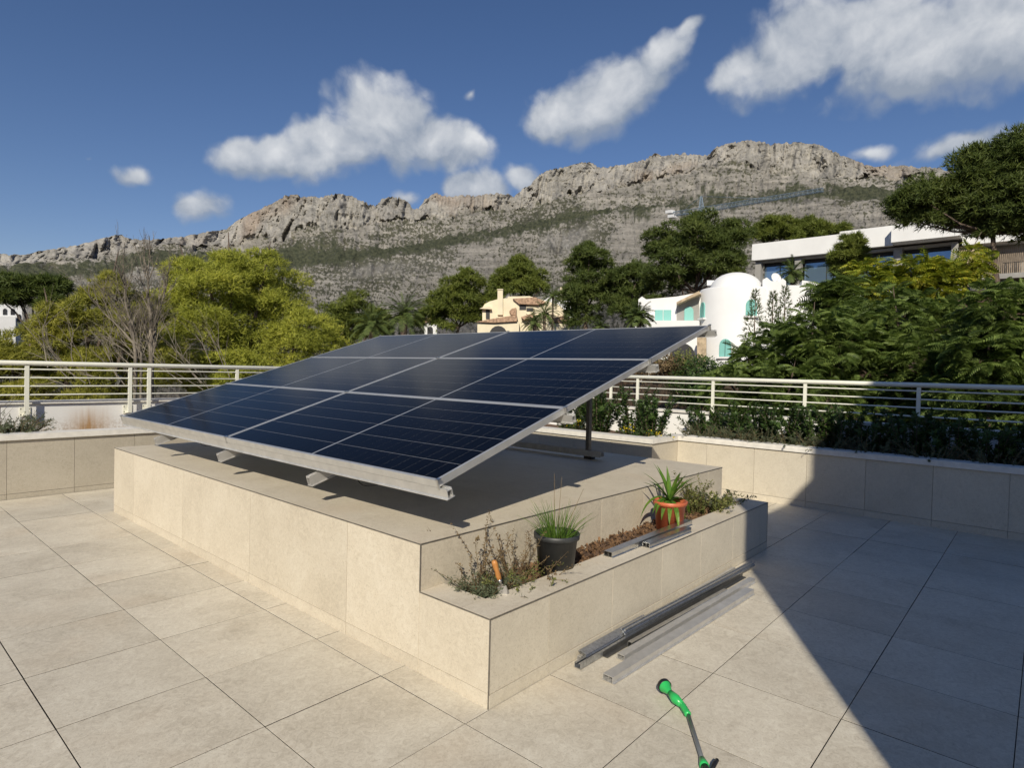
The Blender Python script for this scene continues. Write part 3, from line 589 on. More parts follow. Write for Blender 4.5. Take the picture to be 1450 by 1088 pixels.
for s_ in (.0, 1.168, 2.341, 3.510):                                # end and mid clamps
    for y in (2.392, 4.91, 7.43):
        q = MB(); q.obox(S(s_ + (.006 if s_ == 0 else -.006 if s_ > 3.5 else 0), y, .004), ex, ey, en, (.013, .02 if y in (4.91,) else .012, .003)); q.obox(S(s_, y, -.02), ex, ey, en, (.004, .0065, .03)); q.build('clamp', M['alu'], mf)
for y in (3.62, 4.98, 6.36):
    q = MB(); channel(q, S(-.07, y, -.155), S(3.53, y, -.155), en, .036, .066); q.build('sloped_beam', M['alu_dull'], mf)
    top = S(3.40, y, -.19); q = MB(); q.box((top[0] - .025, y - .012 + .05, .76), (top[0] + .025, y + .028 + .05, top[2] + .05)); q.build('post', M['dark_steel'], mf)
    fr = S(.95, y, -.19); q = MB(); q.box((fr[0] - .03, y - .02, .70), (fr[0] + .03, y + .02, fr[2] + .015)); q.build('front_leg', M['alu_dull'], mf)
    q = MB(); q.box((fr[0] - .05, y - .04, .681), (fr[0] + .05, y + .04, .70)); q.build('rubber_foot', M['black'], mf); q = MB(); q.box((top[0] - .04, y - .005, .681), (top[0] + .04, y + .085, .712)); q.build('rubber_foot', M['black'], mf)
    q = MB(); q.tube([(top[0] - .02, y + .09, 1.45), (top[0] - 1.1, y + .09, S((top[0] - 1.1 - O[0]) / ex[0], y, -.19)[2])], .016, 6); q.build('brace', M['alu_dull'], mf)
bx = S(3.40, 3, -.19)[0]
for y0, y1, s0 in ((2.9, 3.5, .10), (5.2, 6.1, .12)):
    cb = [S(s0 + .03 * math.sin(f * 9), y0 + (y1 - y0) * f, -.10 - .09 * math.sin(f * math.pi)) for f in np.linspace(0, 1, 14)]; q = MB(); q.tube(cb, .0035, 5); q.build('cable', M['black'], mf)
q = MB(); channel(q, (bx, 3.50, .744), (bx, 6.75, .744), np.array([0, 0, 1.]), .06, .058); q.build('base_rail', M['alu_pale'], mf)

# ------------------------------------------------------------------ loose aluminium profiles
def profile(name, label, cat, p0, p1, w, h, mat, kind='tube', group=None, up=(0, 0, 1)):
    p0, p1, up = np.asarray(p0, float), np.asarray(p1, float), np.asarray(up, float); c = (p0 + p1) / 2
    d = p1 - p0; L = np.linalg.norm(d); d /= L; s2 = np.cross(up, d); s2 /= np.linalg.norm(s2); up = np.cross(d, s2); q = MB(); t_ = .003
    if kind == 'tube':
        for sg in (-1, 1): q.obox(c + s2 * sg * (w / 2 - t_ / 2), d, s2, up, (L / 2, t_ / 2, h / 2)); q.obox(c + up * sg * (h / 2 - t_ / 2), d, s2, up, (L / 2 - .0004, w / 2 - t_ - .0002, t_ / 2))
        q.obox(c, d, s2, up, (L / 2 - .002, .0012, h / 2 - t_ - .0002)); q.obox(c - up * (h / 2 - .0008), d, s2, up, (L / 2 - .001, w / 2 + .009, .0012))
    elif kind == 'channel':
        for sg in (-1, 1): q.obox(c + s2 * sg * (w / 2 - t_ / 2), d, s2, up, (L / 2, t_ / 2, h / 2)); q.obox(c + s2 * sg * (w / 2 - t_ - .006) + up * (h / 2 - t_ / 2), d, s2, up, (L / 2 - .0005, .0055, t_ / 2))
        q.obox(c - up * (h / 2 - t_ / 2), d, s2, up, (L / 2 - .0005, w / 2 - t_ - .0002, t_ / 2))
    elif kind == 'angle':
        q.obox(c + s2 * (w / 2), d, s2, up, (L / 2, t_ / 2, h / 2)); q.obox(c - up * (h / 2 - t_ / 2), d, s2, up, (L / 2 - .0004, w / 2 - t_, t_ / 2))
    else:                                                        # slotted framing extrusion
        for sg in (-1, 1):
            q.obox(c + s2 * sg * w * .36 + up * h * .36, d, s2, up, (L / 2, w * .14, h * .14)); q.obox(c + s2 * sg * w * .36 - up * h * .36, d, s2, up, (L / 2, w * .14, h * .14))
        q.obox(c, d, s2, up, (L / 2 - .0005, w * .18, h * .18)); q.obox(c, d, s2 * .7071 + up * .7071, up * .7071 - s2 * .7071, (L / 2 - .001, w * .5, .0015)); q.obox(c, d, s2 * .7071 - up * .7071, up * .7071 + s2 * .7071, (L / 2 - .0015, w * .5, .0015))
    o = q.build(name, mat); tag(o, label, cat, group); return o
GP = 'loose metal profiles lying on the floor'
profile('aluminium_profile', 'widest flat aluminium profile on the floor, nearest the hose wand', 'metal profile', (2.703, 1.665, .019), (4.555, 1.612, .019), .062, .034, M['alu_dull'], 'tube', GP)
profile('aluminium_profile', 'flat aluminium profile lying second from the front on the floor', 'metal profile', (2.962, 1.745, .017), (4.82, 1.69, .017), .046, .030, M['alu_dull'], 'tube', GP)
profile('aluminium_profile', 'thin aluminium channel resting on top of another profile on the floor', 'metal profile', (3.13, 1.786, .019), (4.41, 1.735, .019), .028, .034, M['alu'], 'channel', GP)
profile('steel_angle', 'dark steel angle bar lying among the floor profiles', 'metal profile', (2.925, 1.822, .016), (4.88, 1.772, .016), .034, .026, M['dark_steel'], 'angle', GP)
profile('strut_channel', 'galvanised slotted strut lying topmost on the floor pile', 'metal profile', (3.185, 1.866, .055), (5.14, 1.80, .050), .036, .036, M['galv'], 'strut', GP)
profile('strut_channel', 'galvanised channel reaching farthest towards the planter corner', 'metal profile', (2.71, 1.860, .018), (4.92, 1.845, .018), .042, .030, M['galv'], 'channel', GP)
profile('aluminium_profile', 'slim aluminium bar pushed against the planter skirting', 'metal profile', (2.79, 1.908, .014), (5.0, 1.905, .014), .024, .024, M['alu_dull'], 'tube', GP)
profile('aluminium_profile', 'short galvanised plate leaning on the back of the floor pile', 'metal profile', (2.80, 1.890, .045), (3.50, 1.885, .045), .045, .012, M['galv'], 'tube', GP, (0, -.35, 1))
profile('aluminium_profile', 'longer aluminium offcut on the planter rim in front of the orange pot', 'metal profile', (3.325, 2.072, PZ + .018), (4.52, 2.090, PZ + .018), .060, .034, M['alu'], 'tube', 'aluminium offcuts on the planter rim')
profile('aluminium_profile', 'shorter aluminium offcut nearest the edge of the planter rim', 'metal profile', (3.69, 2.004, PZ + .018), (4.31, 1.996, PZ + .018), .052, .034, M['alu'], 'tube', 'aluminium offcuts on the planter rim')

# ------------------------------------------------------------------ hose wand
wd = thing('hose_wand', 'green and black garden hose spray wand lying on the floor tiles', 'hose wand', (2.6, 1.2, 0))
p = [np.array(a_) for a_ in ((2.80, 1.40, .045), (2.757, 1.340, .042), (2.735, 1.302, .036), (2.722, 1.262, .028), (2.700, 1.231, .022), (2.676, 1.209, .019))]
hd = nrm(p[0] - p[1]); MB().lathe([(0, -.004), (.011, -.004), (.015, .012), (.021, .032), (.030, .055), (.032, .061)], p[1], 20, hd).build('spray_head', M['green_plastic'], wd)
MB().lathe([(.0322, .055), (.0345, .057), (.0345, .075), (.032, .079), (.028, .076), (0, .073)], p[1], 20, hd).build('rose', M['black'], wd)
MB().tube([p[1] + hd * .004, p[2], p[3]], [.016, .024, .015], 14).build('swivel', M['green_plastic'], wd)
q = MB(); pts = [p[3] + (p[5] - p[3]) * f for f in np.linspace(0, 1, 9)]; q.tube(pts, [.014, .0165, .0135, .017, .0135, .017, .0135, .017, .013], 14); q.build('collar', M['green_plastic'], wd)
e1 = np.array((2.412, 1.024, .017)); MB().tube([p[5], e1], .0095, 12).build('tube', M['grey_tube'], wd)
hdv = nrm(e1 - p[5]); MB().tube([e1 - hdv * .002, e1 + hdv * .035, e1 + hdv * .05], [.013, .019, .019], 14).build('grip_sleeve', M['green_plastic'], wd)
q = MB(); q.tube([e1 + hdv * .046, e1 + hdv * .10, e1 + hdv * .20, e1 + hdv * .26], [.0165, .0185, .017, .015], 14); q.build('grip', M['black'], wd)
q = MB(); q.tube([e1 + hdv * .10 + [.01, -.01, .01], e1 + hdv * .06 + [.032, -.026, .018], e1 + hdv * .045 + [.045, -.034, .02]], [.007, .010, .008], 8); q.build('trigger', M['black'], wd)

# ------------------------------------------------------------------ shadow-casting house behind the camera
hs = thing('white_house', 'white rendered house wing behind the camera whose shadow falls on the terrace', 'house', (0, -2, 0))
LS = np.array([-math.sin(SUN_AZ), math.cos(SUN_AZ), 0]); LD = np.array([math.cos(SUN_AZ), math.sin(SUN_AZ), 0]); D0 = -.45
def HP(s_, t_): return LS * s_ + LD * D0 + np.array([0, 0, t_ - D0 * math.tan(SUN_EL)])
m = MB(); m.prism([HP(-1.17, -.29), HP(-1.17, 4.45), HP(-1.90, 5.05), HP(-2.44, 5.65), HP(-2.44, 6.05), HP(-3.40, 7.40), HP(-4.3, 8.5), HP(-6.5, 8.5), HP(-6.5, -.29)], -LD * 5)
m.build('wall_body', M['white'], hs)


# ------------------------------------------------------------------ vegetation generators
def blades(pts, out, L, w, m_, spread=1.7, up=.25):
    n = len(pts); d = nrm(np.repeat(out, m_, 0) + spread * rng.normal(size=(n * m_, 3)) * .7 + np.array([0, 0, up])); b = np.repeat(pts, m_, 0)
    s2 = nrm(np.cross(d, np.repeat(out, m_, 0) + .55 * rng.normal(size=d.shape))); l_ = L * rng.uniform(.6, 1.25, (len(d), 1)); ww = w * rng.uniform(.7, 1.3, (len(d), 1))
    return np.stack([b - s2 * ww * .5, b + s2 * ww * .5, b + d * l_], 1)
def clump_points(blobs, n, sub=16, subr=(.26, .42), low=-.55, fill=.35):
    """foliage pads on the surface of each blob, tufts on each pad"""
    w = np.array([b[1] ** 2 for b in blobs]); w /= w.sum(); P_, O_ = [], []
    for (c, r), ww in zip(blobs, w):
        k = max(5, int(sub)); cnt = max(6, int(n * ww / k))
        for _ in range(k):
            d = nrm(rng.normal(size=3)); 
            if d[2] < low: d[2] = -d[2]
            sc_c = c + d * r * rng.uniform(.45, .95) * np.array([1, 1, .88]); sr = r * rng.uniform(*subr)
            q = nrm(rng.normal(size=(cnt, 3))); q[:, 2] = np.where(q[:, 2] < -.3, -q[:, 2] * .7, q[:, 2]); q = nrm(q)
            rad = sr * (1 - fill * rng.uniform(0, 1, (cnt, 1)) ** 1.5) * rng.uniform(.85, 1.15, (cnt, 1))
            P_.append(sc_c + q * rad * np.array([1.1, 1.1, .75])); O_.append(nrm(q * .7 + d * .4))
    return np.concatenate(P_), np.concatenate(O_)
def limbs(root, base, blobs, tr, mat, frac=.55):
    base = np.asarray(base, float); top = np.mean([b[0] for b in blobs], 0); tp = base + (top - base) * frac; tp[:2] = base[:2] * .5 + top[:2] * .5
    q = MB(); q.tube([base - [0, 0, .3], base + (tp - base) * .35 + rng.normal(size=3) * tr, base + (tp - base) * .7 + rng.normal(size=3) * tr * .8, tp], [tr * 1.25, tr, tr * .85, tr * .7], 9); trunk = q.build('trunk', mat, root)
    for c, r in blobs:
        mid = tp + (c - tp) * .5 + rng.normal(size=3) * r * .15 - [0, 0, r * .1]; q = MB(); q.tube([tp, mid, c, c + (c - mid) * .35], [tr * .55, tr * .35, tr * .2, tr * .06], 6); q.build('limb', mat, trunk)
    return trunk
def px_blobs(bl, r, depth=1.0):
    out = []
    for u, v, pr in bl:
        m_ = scale_at(u, v, r) * pr; out.append((at(u, v, r + rng.uniform(-.6, .6) * m_ * depth), m_))
    return out
def pine(label, bl, r, n, mat, trunk_u=None, group='pines around the terrace', L=None, W_=None, tr=None, name='pine_tree', low=-.55, sub=18, m_=5, bark='bark', subr=(.26, .42), frac=.55):
    B = px_blobs(bl, r); cu = trunk_u or np.mean([b[0] for b in bl]); p_ = at(cu, 500, r); gz_ = ground_z(p_[0], p_[1])
    root = thing(name, label, 'tree', (p_[0], p_[1], gz_), group); H_ = max(b[0][2] + b[1] for b in B) - gz_
    limbs(root, (p_[0], p_[1], gz_), B, tr or H_ * .022, M[bark], frac)
    P_, O_ = clump_points(B, n // m_, sub, low=low, subr=subr); L = L or r * .0075; soup('crown', blades(P_, O_, L, W_ or L * .17, m_), 3, M[mat], root); return root

def twigs(q, p, d, L, r, lev, maxlev, spread=.55, up=.12, nb=3):
    pts = [p]; dd = d
    for i in range(3):
        dd = nrm(dd + rng.normal(size=3) * .13 + np.array([0, 0, up * .4])); pts.append(pts[-1] + dd * L / 3)
    q.tube(pts, [r, r * .82, r * .64, r * .42], 5 if lev < 2 else 3, cap=False)
    if lev < maxlev:
        for k in range(nb + (lev == 0)):
            f = rng.uniform(.3, 1); i = min(2, int(f * 3)); st_ = pts[i] + (pts[i + 1] - pts[i]) * (f * 3 - i)
            nd = nrm(dd + rng.normal(size=3) * spread + np.array([0, 0, up])); twigs(q, st_, nd, L * rng.uniform(.5, .78), r * .52, lev + 1, maxlev, spread, up, nb)

# frond template for the feathery (bipinnate) trees: rachis along +x, drooping
def frond_template(npair=9, L=1.0, pw=.105, pl=.36):
    V_, F_ = [], []
    def pt(t_): return np.array([t_ * L * (1 - .10 * t_), 0, .10 * math.sin(t_ * 1.6) - .5 * t_ ** 2.0])
    for i in range(npair):
        t_ = .10 + .9 * i / (npair - 1); c = pt(t_); ln = pl * (math.sin(math.pi * (t_ * .82 + .16)) ** .7); 
        for sg in (-1, 1):
            d1 = nrm(np.array([.42, sg, -.05])); d2 = nrm(np.array([.34, sg * .62, -.95])); n1 = np.array([pw / 2, 0, 0])
            a_, b_2, e_ = c, c + d1 * ln * .55, c + d1 * ln * .55 + d2 * ln * .5; o = len(V_)
            V_ += [a_ - n1 * .5, a_ + n1 * .5, b_2 + n1, b_2 - n1, e_ + n1 * .25, e_ - n1 * .25]; F_ += [(o, o + 1, o + 2, o + 3), (o + 3, o + 2, o + 4, o + 5)]
    return np.array(V_), np.array(F_)
FT = frond_template()
def place_template(T, pos, xdir, upd, size):
    Vt, Ft = T; n = len(pos); x = nrm(xdir); y = nrm(np.cross(upd, x)); z = np.cross(x, y)
    Vw = pos[:, None, :] + size[:, None, None] * (Vt[None, :, 0:1] * x[:, None] + Vt[None, :, 1:2] * y[:, None] + Vt[None, :, 2:3] * z[:, None])
    Fw = Ft[None] + (np.arange(n) * len(Vt))[:, None, None]; return Vw.reshape(-1, 3), Fw.reshape(-1, Ft.shape[1])
def feather_tree(label, bl, r, n, mat, size, group='feathery leaved trees beyond the right railing', trunk_u=None):
    B = px_blobs(bl, r, 1.2); cu = trunk_u or np.mean([b[0] for b in bl]); p_ = at(cu, 500, r); gz_ = ground_z(p_[0], p_[1])
    root = thing('feathery_tree', label, 'tree', (p_[0], p_[1], gz_), group); limbs(root, (p_[0], p_[1], gz_), B, .10, M['bark'])
    w = np.array([b[1] ** 2 for b in B]); w /= w.sum(); ps, xs = [], []
    for (c, rd), ww in zip(B, w):
        k = max(4, int(n * ww / 7))
        for _ in range(k):                                             # leaf whorls at twig ends
            d = nrm(rng.normal(size=3)); tip = c + d * rd * rng.uniform(.55, 1.05) * np.array([1, 1, .9]); a0 = rng.uniform(0, 6.28)
            for j in range(7):
                a_ = a0 + j * .9 + rng.uniform(-.2, .2); h = np.array([math.cos(a_), math.sin(a_), rng.uniform(-.5, .7)]); ps.append(tip - [0, 0, rng.uniform(0, .12)]); xs.append(h + d * .6)
    ps, xs = np.array(ps), np.array(xs); upd = np.array([0, 0, 1.]) + rng.normal(size=ps.shape) * .55
    Vw, Fw = place_template(FT, ps, xs, upd, size * rng.uniform(.5, 1.35, len(ps))); soupf('crown', Vw, Fw, M[mat], root); return root

def leaves_on(stems, n, ln, wd_, f0=.15, up=.5, jitter=0.0):
    """pointed leaves along polylines -> (n,4,3)"""
    per = max(1, n // len(stems)); out = []
    for st_ in stems:
        st_ = np.asarray(st_); t_ = rng.uniform(f0, 1, per) * (len(st_) - 1); i = np.minimum(t_.astype(int), len(st_) - 2); f = (t_ - i)[:, None]
        c = st_[i] * (1 - f) + st_[i + 1] * f + rng.normal(size=(per, 3)) * jitter; ax = nrm(st_[i + 1] - st_[i])
        d = nrm(nrm(np.cross(ax, rng.normal(size=(per, 3)))) + ax * up); s2 = nrm(np.cross(d, ax + .3 * rng.normal(size=ax.shape))); l_ = ln * rng.uniform(.6, 1.2, (per, 1)); w2 = wd_ * rng.uniform(.7, 1.2, (per, 1))
        out.append(np.stack([c, c + d * l_ * .5 + s2 * w2 * .5, c + d * l_, c + d * l_ * .5 - s2 * w2 * .5], 1))
    return np.concatenate(out)
def stem_set(base, n, h, sp, curve_=.25):
    S_ = []
    for _ in range(n):
        a_ = rng.uniform(0, 6.28); l_ = rng.uniform(.2, 1) ** .6 * sp; d = np.array([math.cos(a_), math.sin(a_), 0]); hh = h * rng.uniform(.55, 1.05); b0 = np.asarray(base) + d * l_ * .35 + [0, 0, -.02]
        S_.append(np.array([b0, b0 + d * l_ * .35 + [0, 0, hh * .4], b0 + d * l_ * .7 + [0, 0, hh * .75] + rng.normal(size=3) * .02, b0 + d * l_ * (1 + curve_ * .3) + [0, 0, hh] + rng.normal(size=3) * .03]))
    return S_
def shrub(name, label, base, h, sp, nst, nl, ln, wd_, mat, stem='bark', cat='shrub', group=None, up=.5, jitter=.0, sr=.004):
    root = thing(name, label, cat, tuple(base), group); S_ = stem_set(base, nst, h, sp); q = MB()
    for s_ in S_: q.tube(list(s_), [sr, sr * .9, sr * .7, sr * .3], 4, cap=False)
    q.build('stems', M[stem], root); soup('leaves', leaves_on(S_, nl, ln, wd_, .12, up, jitter), 4, M[mat], root); return root

def palm_frond(p0, az, el, L, nl=26, ll=.45, droop=1.0):
    d = np.array([math.cos(az) * math.cos(el), math.sin(az) * math.cos(el), math.sin(el)]); P_ = [np.asarray(p0, float)]; n = 9
    for i in range(n): P_.append(P_[-1] + d * L / n); d = nrm(d + np.array([0, 0, -.16 * droop]))
    P_ = np.array(P_); side = nrm(np.cross(d, [0, 0, 1.])); q = []
    for i in range(nl):
        t_ = .12 + .88 * i / nl; k = min(int(t_ * n), n - 1); c = P_[k] + (P_[k + 1] - P_[k]) * (t_ * n - k); ax = nrm(P_[k + 1] - P_[k]); l_ = ll * math.sin(math.pi * (.15 + t_ * .8)) ** .6
        for sg in (-1, 1):
            v_ = nrm(side * sg + ax * .75 + np.array([0, 0, rng.uniform(-.45, .15)])); w_ = ax * ll * .055
            q.append([c - w_, c + w_, c + v_ * l_ + [0, 0, -.12 * l_], c + v_ * l_ * .6 - w_ * .6])
    return P_, np.array(q)
def palm(label, u, v, r, L, nf, trunk_r=.22, ll=.45, els=(-.5, 1.4), group='palms among the houses', name='palm_tree'):
    c = at(u, v, r); gz_ = ground_z(c[0], c[1]); root = thing(name, label, 'palm', (c[0], c[1], gz_), group)
    q = MB(); q.tube([(c[0], c[1], gz_ - .3), (c[0] + .05, c[1], (gz_ + c[2]) / 2), tuple(c)], [trunk_r * 1.2, trunk_r, trunk_r * 1.15], 10); q.build('trunk', M['bark'], root)
    rc, lf = MB(), []
    for i in range(nf):
        P_, q_ = palm_frond(c, i * 2.4 + rng.uniform(-.3, .3), els[0] + (els[1] - els[0]) * ((i + .5) / nf) ** .9, L * rng.uniform(.85, 1.1), ll=ll); rc.tube(list(P_), list(np.linspace(.03, .008, len(P_))), 4, cap=False); lf.append(q_)
    rc.build('rachises', M['palm'], root); soup('fronds', np.concatenate(lf), 4, M['palm'], root); return root

# ------------------------------------------------------------------ houses
def facing(u, v, r):
    """local frame of something that faces the camera: origin, right, up, away"""
    o = at(u, v, r); a = nrm(np.array([o[0], o[1], 0])); rt = np.array([a[1], -a[0], 0]); return o, rt, a
class House:
    def __init__(s, name, label, cat, u0, r, zb=None, group=None):
        s.r = r; o, s.rt, s.aw = facing(u0, 500, r); s.g = ground_z(o[0], o[1]) if zb is None else zb; s.o = np.array([o[0], o[1], s.g]); s.u0 = u0
        s.root = thing(name, label, cat, tuple(s.o), group)
    def P(s, u, v, dz=0.0):                                            # point on the facade plane dz behind the front
        d = ray(u, v); k = ((s.o - CAM) @ s.aw + dz) / (d @ s.aw); return CAM + d * k
    def slab(s, name, poly, dz, th, mat, parent=None):
        q = MB(); q.prism([s.P(u, v, dz) for u, v in poly], s.aw * th); return q.build(name, M[mat], parent or s.root)
    def rect(s, name, u0, v0, u1, v1, dz, th, mat, parent=None): return s.slab(name, [(u0, v0), (u1, v0), (u1, v1), (u0, v1)][::-1], dz, th, mat, parent)
def arch(u0, u1, v0, v1, n=8):
    c, r_ = (u0 + u1) / 2, (u1 - u0) / 2; return [(u1, v1)] + [(c + r_ * math.cos(math.pi * k / n), v0 + r_ - r_ * math.sin(math.pi * k / n)) for k in range(n + 1)] + [(u0, v1)]

# white domed house with teal shutters
h = House('domed_house', 'white plastered house with round domed tower and teal shutters', 'house', 1039, 42)
px = scale_at(1039, 450, 42); C0 = h.P(1039, 500, 2.3); topz = h.P(1039, 404, 0)[2]; dz_ = h.P(1039, 381, 0)[2] - topz
q = MB(); q.lathe([(2.36, h.g - 1.5 - topz), (2.34, -.12), (2.28, -.03), (2.15, 0), (1.72, 0)], (C0[0], C0[1], topz), 48); tower = q.build('tower_wall', M['white_far'], h.root)
q = MB(); q.lathe([(1.70, -.1)] + [(1.68 * math.cos(a_), .02 + (dz_ + .1) * math.sin(a_)) for a_ in np.linspace(0, math.pi / 2 * .999, 12)], (C0[0], C0[1], topz), 40); q.build('dome', M['white_far'], h.root)
def tower_window(u, v0, v1, wpx, label=None):
    d = ray(u, (v0 + v1) / 2); ph = None
    o2 = CAM[:2] - C0[:2]; dd = d[:2]; a_ = dd @ dd; b_ = 2 * o2 @ dd; c_ = o2 @ o2 - 2.35 ** 2; k = (-b_ - math.sqrt(max(0, b_ * b_ - 4 * a_ * c_))) / (2 * a_); p_ = CAM + d * k
    n_ = nrm(np.array([p_[0] - C0[0], p_[1] - C0[1], 0])); t_ = np.array([-n_[1], n_[0], 0]); w2 = wpx * px / 2; z0, z1 = (CAM + ray(u, v1) * k)[2], (CAM + ray(u, v0) * k)[2]
    outl = lambda e, off: [p_ + n_ * off + t_ * s_ + np.array([0, 0, z_ - p_[2]]) for s_, z_ in [(-w2 - e, z0 - e)] + [(-(w2 + e) * math.cos(math.pi * i / 8), z1 - w2 + (w2 + e) * math.sin(math.pi * i / 8)) for i in range(9)] + [(w2 + e, z0 - e)]]
    q = MB(); q.prism(outl(.0, -.25), n_ * .29); fr = q.build('shutter', M['teal'], h.root)
    q = MB(); q.prism([p_ + n_ * -.1 + t_ * s_ + np.array([0, 0, z_ - p_[2]]) for s_, z_ in ((-w2 - .12, z0 - .14), (w2 + .12, z0 - .14), (w2 + .12, z0 - .02), (-w2 - .12, z0 - .02))], n_ * .25); q.build('sill', M['white_far'], fr)
    q = MB(); q.prism([p_ + n_ * .02 + t_ * s_ + np.array([0, 0, z_ - p_[2]]) for s_, z_ in ((-.015, z0), (.015, z0), (.015, z1 - .05), (-.015, z1 - .05))], n_ * .03); q.build('shutter_joint', M['dark_in'], fr)
tower_window(995, 428, 450, 13); tower_window(1064, 424, 447, 16); tower_window(1027, 480, 505, 16)
wing = h.slab('wing_wall', [(904, 540), (904, 424), (909, 420), (915, 424), (958, 420), (992, 414), (992, 540)], 1.6, 5, 'white_far')
for u in (927.5, 939.5): h.rect('shutter', u, 439, u + 11, 455, 1.53, .06, 'teal')
rec = h.slab('porch_shade_sheet', [(958, 456), (958, 431), (990, 417), (990, 456)], 1.57, .02, 'shade_grey')  # thin grey sheet painting the porch's shade onto the flat wing wall
h.slab('porch_roof', [(958, 431), (958, 428), (990, 412), (992, 416)], .7, 1.2, 'stonewall'); h.slab('arched_shutter', arch(969, 982, 434, 454), 1.50, .06, 'teal')
h.rect('terrace_slab', 897, 454, 990, 465, .3, 1.25, 'white_far'); h.rect('lower_wall', 905, 466, 990, 540, .9, .4, 'white_far')
h.slab('archway', arch(948, 984, 486, 530), .86, .03, 'dark_in'); h.rect('stone_pier', 987, 478, 1000, 535, -.3, .5, 'stonewall')
h.slab('side_wall', [(1080, 540), (1080, 396), (1086, 393), (1092, 398), (1104, 399), (1108, 394), (1113, 398), (1113, 404), (1135, 404), (1136, 397), (1150, 399), (1162, 404), (1162, 540)], .9, 5, 'white_far')
h.rect('roof_block', 1001, 397, 1012, 404, 3.8, .6, 'white_far')
sd = thing('satellite_dish', 'white round satellite dish on the domed house roof', 'satellite dish', tuple(h.P(1098, 402, 2.0)))
c = h.P(1098, 395, 1.9); MB().lathe([(0, .0), (.16, .02), (.28, .06), (.36, .11), (.37, .12), (.28, .075), (.16, .035), (0, .015)], c, 20, (-.55, -.75, .35)).build('bowl', M['white_far'], sd)
q = MB(); q.tube([h.P(1098, 401, 2.6), h.P(1098, 396, 1.95)], .03, 6); q.build('mast', M['alu_dull'], sd); q = MB(); q.tube([c + [0, 0, -.3], c + [-.28, -.36, .12]], .015, 5); q.build('feed_arm', M['alu_dull'], sd)

# modern white villa (facade parallel to the terrace's long side)
XV = 70.0
def vy(u, v=350): d = ray(u, v); return d[1] / d[0] * XV
vl = thing('modern_villa', 'long white flat roofed villa with large blue glass windows on the slope', 'house', (XV, 14, 11.0))
def vbox(name, mat, x0, x1, y0, y1, z0, z1, parent=None): q = MB(); q.box((x0, min(y0, y1), z0), (x1, max(y0, y1), z1)); return q.build(name, M[mat], parent or vl)
vbox('roof_fascia', 'white_far', XV, XV + 9, vy(1065), vy(1188), 14.75, 16.60)
vbox('roof_fascia', 'white_far', XV, XV + 9, vy(1188) - .02, vy(1264), 14.9, 16.85)
vbox('roof_fascia', 'white_far', XV - 1.2, XV + 9, vy(1264) - .05, vy(1361), 14.95, 16.62)
q = MB(); q.prism([(XV + .3, vy(1361) - .05, 14.3), (XV + .3, vy(1361) - .05, 16.5), (XV + .3, vy(1420), 15.9), (XV + .3, -9, 15.6), (XV + .3, -9, 14.3)], (8, 0, 0)); q.build('roof_fascia', M['white_far'], vl)
vbox('ceiling_slab', 'shade_grey', XV + .6, XV + 8.5, vy(1068), vy(1355), 14.55, 14.74)
vbox('floor_slab', 'shade_grey', XV - .6, XV + 9, vy(1062), vy(1362), 11.0, 11.55); vbox('plinth_wall', 'white_far', XV - .3, XV + 8, vy(1062), vy(1362), 7.0, 10.98)
vbox('back_wall', 'shade_grey', XV + 6, XV + 6.3, vy(1062), vy(1362), 11.56, 14.5)
for u0, u1 in ((1068, 1076), (1124, 1133), (1264, 1276), (1346, 1356)): vbox('column', 'shade_grey', XV + .5, XV + 1.2, vy(u0), vy(u1), 11.56, 14.54)
for u0, u1, k in ((1077, 1123, 2), (1134, 1200, 2), (1200.5, 1263, 2), (1277, 1345, 2)):
    ya, yb = vy(u0), vy(u1)
    for i in range(k):
        y0, y1 = ya + (yb - ya) * i / k, ya + (yb - ya) * (i + 1) / k
        w_ = vbox('window_frame', 'dark_in', XV + 1.5, XV + 1.62, y0, y1, 11.57, 14.53); vbox('pane', 'glass', XV + 1.46, XV + 1.495, y0 - .05, y1 + .05, 11.65, 14.1, w_)
vbox('stone_wall', 'stonewall', XV + .8, XV + 1.4, vy(1357), vy(1386), 10.5, 14.29); vbox('end_wall', 'shade_grey', XV + 2.4, XV + 3, vy(1386), -9, 10.5, 14.29)
yy = vy(1387)
for i in range(24): vbox('slat', 'timber', XV + 1.5, XV + 1.58, yy - i * .14, yy - i * .14 - .07, 11.4, 13.9)
vbox('balcony_slab', 'shade_grey', XV - .2, XV + 2.3, vy(1386) - .02, -9, 10.9, 11.35)
for i in range(12): q = MB(); q.tube([(XV, vy(1425) - i * .35, 11.36), (XV, vy(1425) - i * .35, 12.3)], .02, 5); q.build('baluster', M['dark_steel'], vl)
q = MB(); q.tube([(XV, vy(1425) + .2, 12.3), (XV, vy(1425) - 4.2, 12.3)], .03, 6); q.build('handrail', M['dark_steel'], vl)

